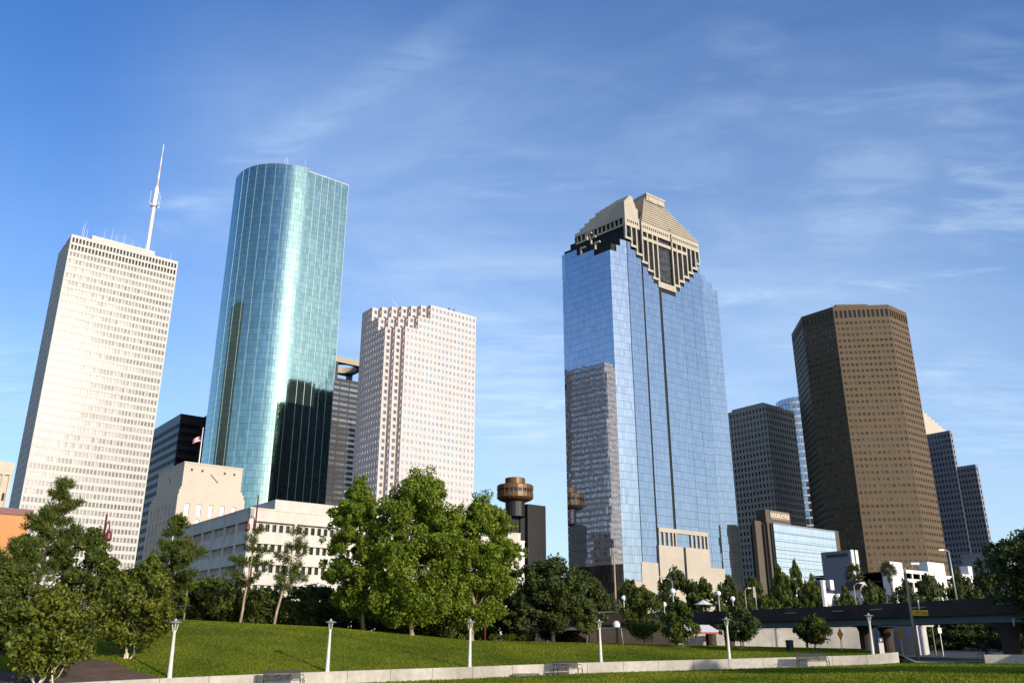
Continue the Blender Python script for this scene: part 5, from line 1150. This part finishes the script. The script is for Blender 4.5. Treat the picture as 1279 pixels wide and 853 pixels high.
# diamond road signs
for px, Y, py, lab in ((1050.5, 92, 791.5, 'yellow diamond road sign coloured amber for shade, on a pale post left of the big pier'), (1126, 90, 791, 'yellow diamond road sign coloured amber for shade, in front of the grey hoarding')):
    b = spot(px, Y); h = at(px, py, Y).z-b.z; t = empty('road_sign', b, R(20), lab, 'sign', 'diamond road signs'); m = MB(); m.tube([(0, .03, -.2), (0, .03, h+.3)], .045, 6); m.build('post', M['galv'], t)
    m = MB(); s_ = .62; m.poly([(0, -.03, h-s_), (s_*.62, -.03, h), (0, -.03, h+s_), (-s_*.62, -.03, h)]); m.poly([(0, -.005, h-s_), (-s_*.62, -.005, h), (0, -.005, h+s_), (s_*.62, -.005, h)]); m.build('board', M['amber'], t)
# info sign
b = spot(1100, 78.5); h = at(1100, 796, 78.5).z-b.z; t = empty('information_sign', b, R(14), 'slim white information panel with a blue head behind the seat wall end', 'sign'); m = MB(); m.box(-.24, .24, -.04, .04, -.2, h*.70); m.build('panel', M['white_concrete'], t); m = MB(); m.box(-.24, .24, -.045, .045, h*.72, h); m.build('head_panel', M['blue_paint'], t)
m = MB(); m.box(-.06, .06, -.05, -.046, h*.80, h*.92); m.build('emblem', M['white_paint'], t)
# trash can
b = spot(986, 92); h = at(986, 804.5, 92).z-b.z; t = empty('litter_bin', b, 0, 'dark litter bin on the lawn left of the right bench', 'bin'); m = MB(); m.lathe([(.36, -.1), (.38, .9), (.40, .92), (.40, .98)], 16); m.build('body', M['dark_metal'], t); m = MB(); m.lathe([(.41, .98), (.40, 1.05), (.2, 1.1), (.05, 1.1)], 16); m.build('lid', M['dark_metal'], t)
# white delineator hood and leaning stake by the tall pole
p = spot(770, 106); t = empty('junction_hood', (p.x, p.y-.5, p.z), 0, 'white hooded box fixed to the tall tan pole', 'box'); h = at(770, 779, 105.5).z-p.z; m = MB(); m.lathe([(.42, h-.35), (.45, h), (.30, h+.28), (.05, h+.38)], 12); m.build('hood', M['white_paint'], t)
t, h = tube_pole('stake', 'thin leaning stake right of the tall tan pole', 778.5, 103, 783, M['galv'], .04, .04, 'pole'); t.rotation_euler = (0, R(-6), 0)
# sign cluster under the overpass
p = at(1176, 786, 96); b = spot(1176, 96); t = empty('street_sign', b, R(10), 'green street sign above a small white plate under the overpass', 'sign'); h = p.z-b.z
m = MB(); m.tube([(0, .03, -.2), (0, .03, h+1.6)], .05, 6); m.build('post', M['galv'], t); m = MB(); m.box(-.42, .42, -.03, .0, h+.5, h+1.5); m.build('board', M['green_paint'], t); m = MB(); m.box(-.2, .2, -.03, .0, h-.35, h+.2); m.build('plate', M['galv'], t)
p = at(1161, 776.5, 98); t = empty('awning', (p.x, p.y, p.z), R(18), 'small pale striped awning beside the underpass', 'awning'); m = MB(); m.v += [(-1.3, 0, -.45), (.3, -.1, -.5), (1.0, .2, .0), (.9, .3, .38), (-.5, .2, .25)]; m.f += [(0, 1, 2, 3, 4)]; m.v += [(x, y+.06, z) for x, y, z in m.v[:5]]; m.f += [(9, 8, 7, 6, 5)]+[(k, k+5, (k+1) % 5+5, (k+1) % 5) for k in range(5)]; m.build('cover', M['hall_stone'], t); m = MB(); m.tube([(.4, .2, .1), (.4, .2, -3.4)], .06, 6); m.build('post', M['tan_pole'], t)
# small park umbrella beyond the overpass
p = at(882, 751, 145); b = spot(882, 145); t = empty('parasol', b, 0, 'small white parasol behind the overpass', 'parasol'); h = p.z-b.z; m = MB(); m.tube([(0, 0, 0), (0, 0, h)], .04, 6); m.build('pole', M['galv'], t); m = MB(); m.lathe([(1.5, h-.5), (1.52, h-.45), (.05, h+.25)], 8); m.build('canopy', M['white_paint'], t)
# white sign hood on pier edge (round mirror)
p = at(1265, 777, 74); t = empty('round_mirror', (p.x, p.y, p.z), R(60), 'pale round mirror on the right overpass pier', 'mirror'); m = MB(); m.lathe([(.02, 0), (.34, .02), (.36, .06), (.34, .1)], 18); o = m.build('face', M['hall_stone'], t); o.rotation_euler = (R(90), 0, 0)
# ================================================================== cyclist in the shade
def cyclist():
    Y = 79.5; b = spot(1228.5, Y); t = empty('bicycle', b, R(8), 'dark bicycle ridden along the shaded path by the street', 'bicycle')
    for x in (-.52, .52):
        m = MB(); n = 20; m.tube([(x+.33*math.cos(2*math.pi*k/n), 0, .34+.33*math.sin(2*math.pi*k/n)) for k in range(n+1)], .022, 6, False)
        w_ = m.build('wheel', M['dark_cloth'], t)
        sp = MB()
        for k in range(8): a = math.pi*k/8; sp.tube([(x+.32*math.cos(a), 0, .34+.32*math.sin(a)), (x-.32*math.cos(a), 0, .34-.32*math.sin(a))], .004, 4)
        sp.build('spokes', M['galv'], w_)
    m = MB()
    for a, c in (((-.52, .34), (-.05, .30)), ((-.05, .30), (-.18, .86)), ((-.18, .82), (.36, .84)), ((-.05, .30), (.38, .74)), ((.36, .92), (.52, .34)), ((-.52, .34), (-.17, .78))): m.tube([(a[0], 0, a[1]), (c[0], 0, c[1])], .018, 6)
    m.build('frame', M['dark_metal'], t); m = MB(); m.tube([(.34, -.26, .98), (.38, -.1, 1.0), (.36, 0, .92), (.38, .1, 1.0), (.34, .26, .98)], .016, 6); m.build('handlebar', M['dark_metal'], t); m = MB(); m.lathe([(.02, .86), (.09, .88), (.08, .91)], 10, (-.2, 0, 0)); m.build('saddle', M['dark_cloth'], t)
    for y in (-.11, .11): m = MB(); m.box(-.11 if y < 0 else .0, .0 if y < 0 else .11, y-.04, y+.04, .28 if y < 0 else .31, .30 if y < 0 else .33); m.build('pedal', M['dark_metal'], t)
    # rider: one continuous skin
    J = {'pelvis': (-.18, 0, .98), 'waist': (-.10, 0, 1.16), 'chest': (.04, 0, 1.36), 'neck': (.13, 0, 1.50), 'head': (.18, 0, 1.60), 'crown': (.20, 0, 1.70)}
    E_ = [('pelvis', 'waist'), ('waist', 'chest'), ('chest', 'neck'), ('neck', 'head'), ('head', 'crown')]; Rd = {'pelvis': .15, 'waist': .135, 'chest': .16, 'neck': .06, 'head': .095, 'crown': .075}
    for s_, n, kn, ft in ((-1, 'l', (.17, .82), (-.06, .38)), (1, 'r', (.22, .98), (.06, .42))):
        for nm, p, r_, par in (('sh', (.05, .17*s_, 1.38), .065, 'chest'), ('el', (.20, .24*s_, 1.16), .045, 'sh'), ('ha', (.36, .24*s_, 1.01), .034, 'el'), ('fi', (.40, .22*s_, .985), .022, 'ha'), ('hip', (-.14, .09*s_, .95), .10, 'pelvis'), ('kn', (kn[0], .11*s_, kn[1]), .065, 'hip'), ('an', (ft[0], .11*s_, ft[1]), .042, 'kn'), ('to', (ft[0]+.15, .11*s_, ft[1]-.05), .034, 'an')):
            J[nm+n] = p; Rd[nm+n] = r_; E_.append((par if par in ('chest', 'pelvis') else par+n, nm+n))
    ks = list(J); me = bpy.data.meshes.new('person'); me.from_pydata([J[k] for k in ks], [(ks.index(a), ks.index(c)) for a, c in E_], []); o = bpy.data.objects.new('person', me); COL.objects.link(o)
    md = o.modifiers.new('skin', 'SKIN'); 
    for i, k in enumerate(ks): v = me.skin_vertices[0].data[i]; v.radius = (Rd[k], Rd[k]); v.use_root = (k == 'pelvis')
    ss = o.modifiers.new('sub', 'SUBSURF'); ss.levels = 2; ss.render_levels = 2
    o.location = b; o.rotation_euler = (0, 0, R(8)); me.materials.append(M['dark_cloth']); tag(o, 'person in dark clothes riding a bicycle in the shade by the street', 'person')
    m = MB(); m.lathe([(.02, -.115), (.075, -.07), (.085, 0), (.07, .06)], 10, (.225, 0, 1.62)); f = m.build('face', M['skin'], o, True)
    m = MB(); m.lathe([(.11, 0), (.105, .05), (.07, .10), (.02, .12)], 12, (.19, 0, 1.65)); m.build('hair', M['dark_cloth'], o, True)
cyclist()
# ================================================================== grass blades (nobody could count them)
def grass_blades():
    r = np.random.default_rng(77); n = 300000
    u = r.uniform(-.60, .62, n); f = r.random(n)
    yw = np.interp(u, U, YW); yc = np.interp(u, U, YC)
    low = r.random(n) < .34
    y = np.where(low, yw-.15-f*36, yw+.5+(yc-yw+3)*f**1.2)
    keep = low | ((u < .42) & ~((u < -.387) & (y < yw+.4+(5.4+1.3*np.sin(u*37)+.5*np.sin(u*140)-np.abs(u+.5)*10)*np.clip((-.387-u)/.075, 0, 1)**.7))); u, y = u[keep], y[keep]; n = len(u); x = u*y
    z = np.array([gz(a, b) for a, b in zip(x, y)])
    a = r.uniform(0, math.pi, n); w_ = r.uniform(.04, .085, n); h = r.uniform(.035, .10, n); lx = r.normal(size=n)*.05; ly = r.normal(size=n)*.05
    dx, dy = np.cos(a)*w_*.5, np.sin(a)*w_*.5
    V = np.stack([np.stack([x-dx, y-dy, z-.01], 1), np.stack([x+dx, y+dy, z-.01], 1), np.stack([x+dx*.5+lx, y+dy*.5+ly, z+h], 1), np.stack([x-dx*.5+lx, y-dy*.5+ly, z+h], 1)], 1)
    pt = np.sin(.31*x+1.7*np.sin(.17*y))+np.sin(.23*y+1.3*np.sin(.41*x))+.7*np.sin(.9*x+.6*y)*np.sin(.53*y-.4*x); t = np.clip(0.5+.19*pt+.25*r.normal(size=n), 0, 1)
    for bx, by, br in RINGS: ok = (x-bx)**2+(y-by)**2 > br*br; V = V[ok]; t = t[ok]; x = x[ok]; y = y[ok]
    tag(link('grass', quads_mesh('grass', V, M['blade'], t)), 'short mown grass on the park lawn', 'grass', kind='stuff')
M['blade'] = leaf('grass_blades', (0.070, 0.110, 0.006), (0.25, 0.27, 0.022), 0.45)
grass_blades()
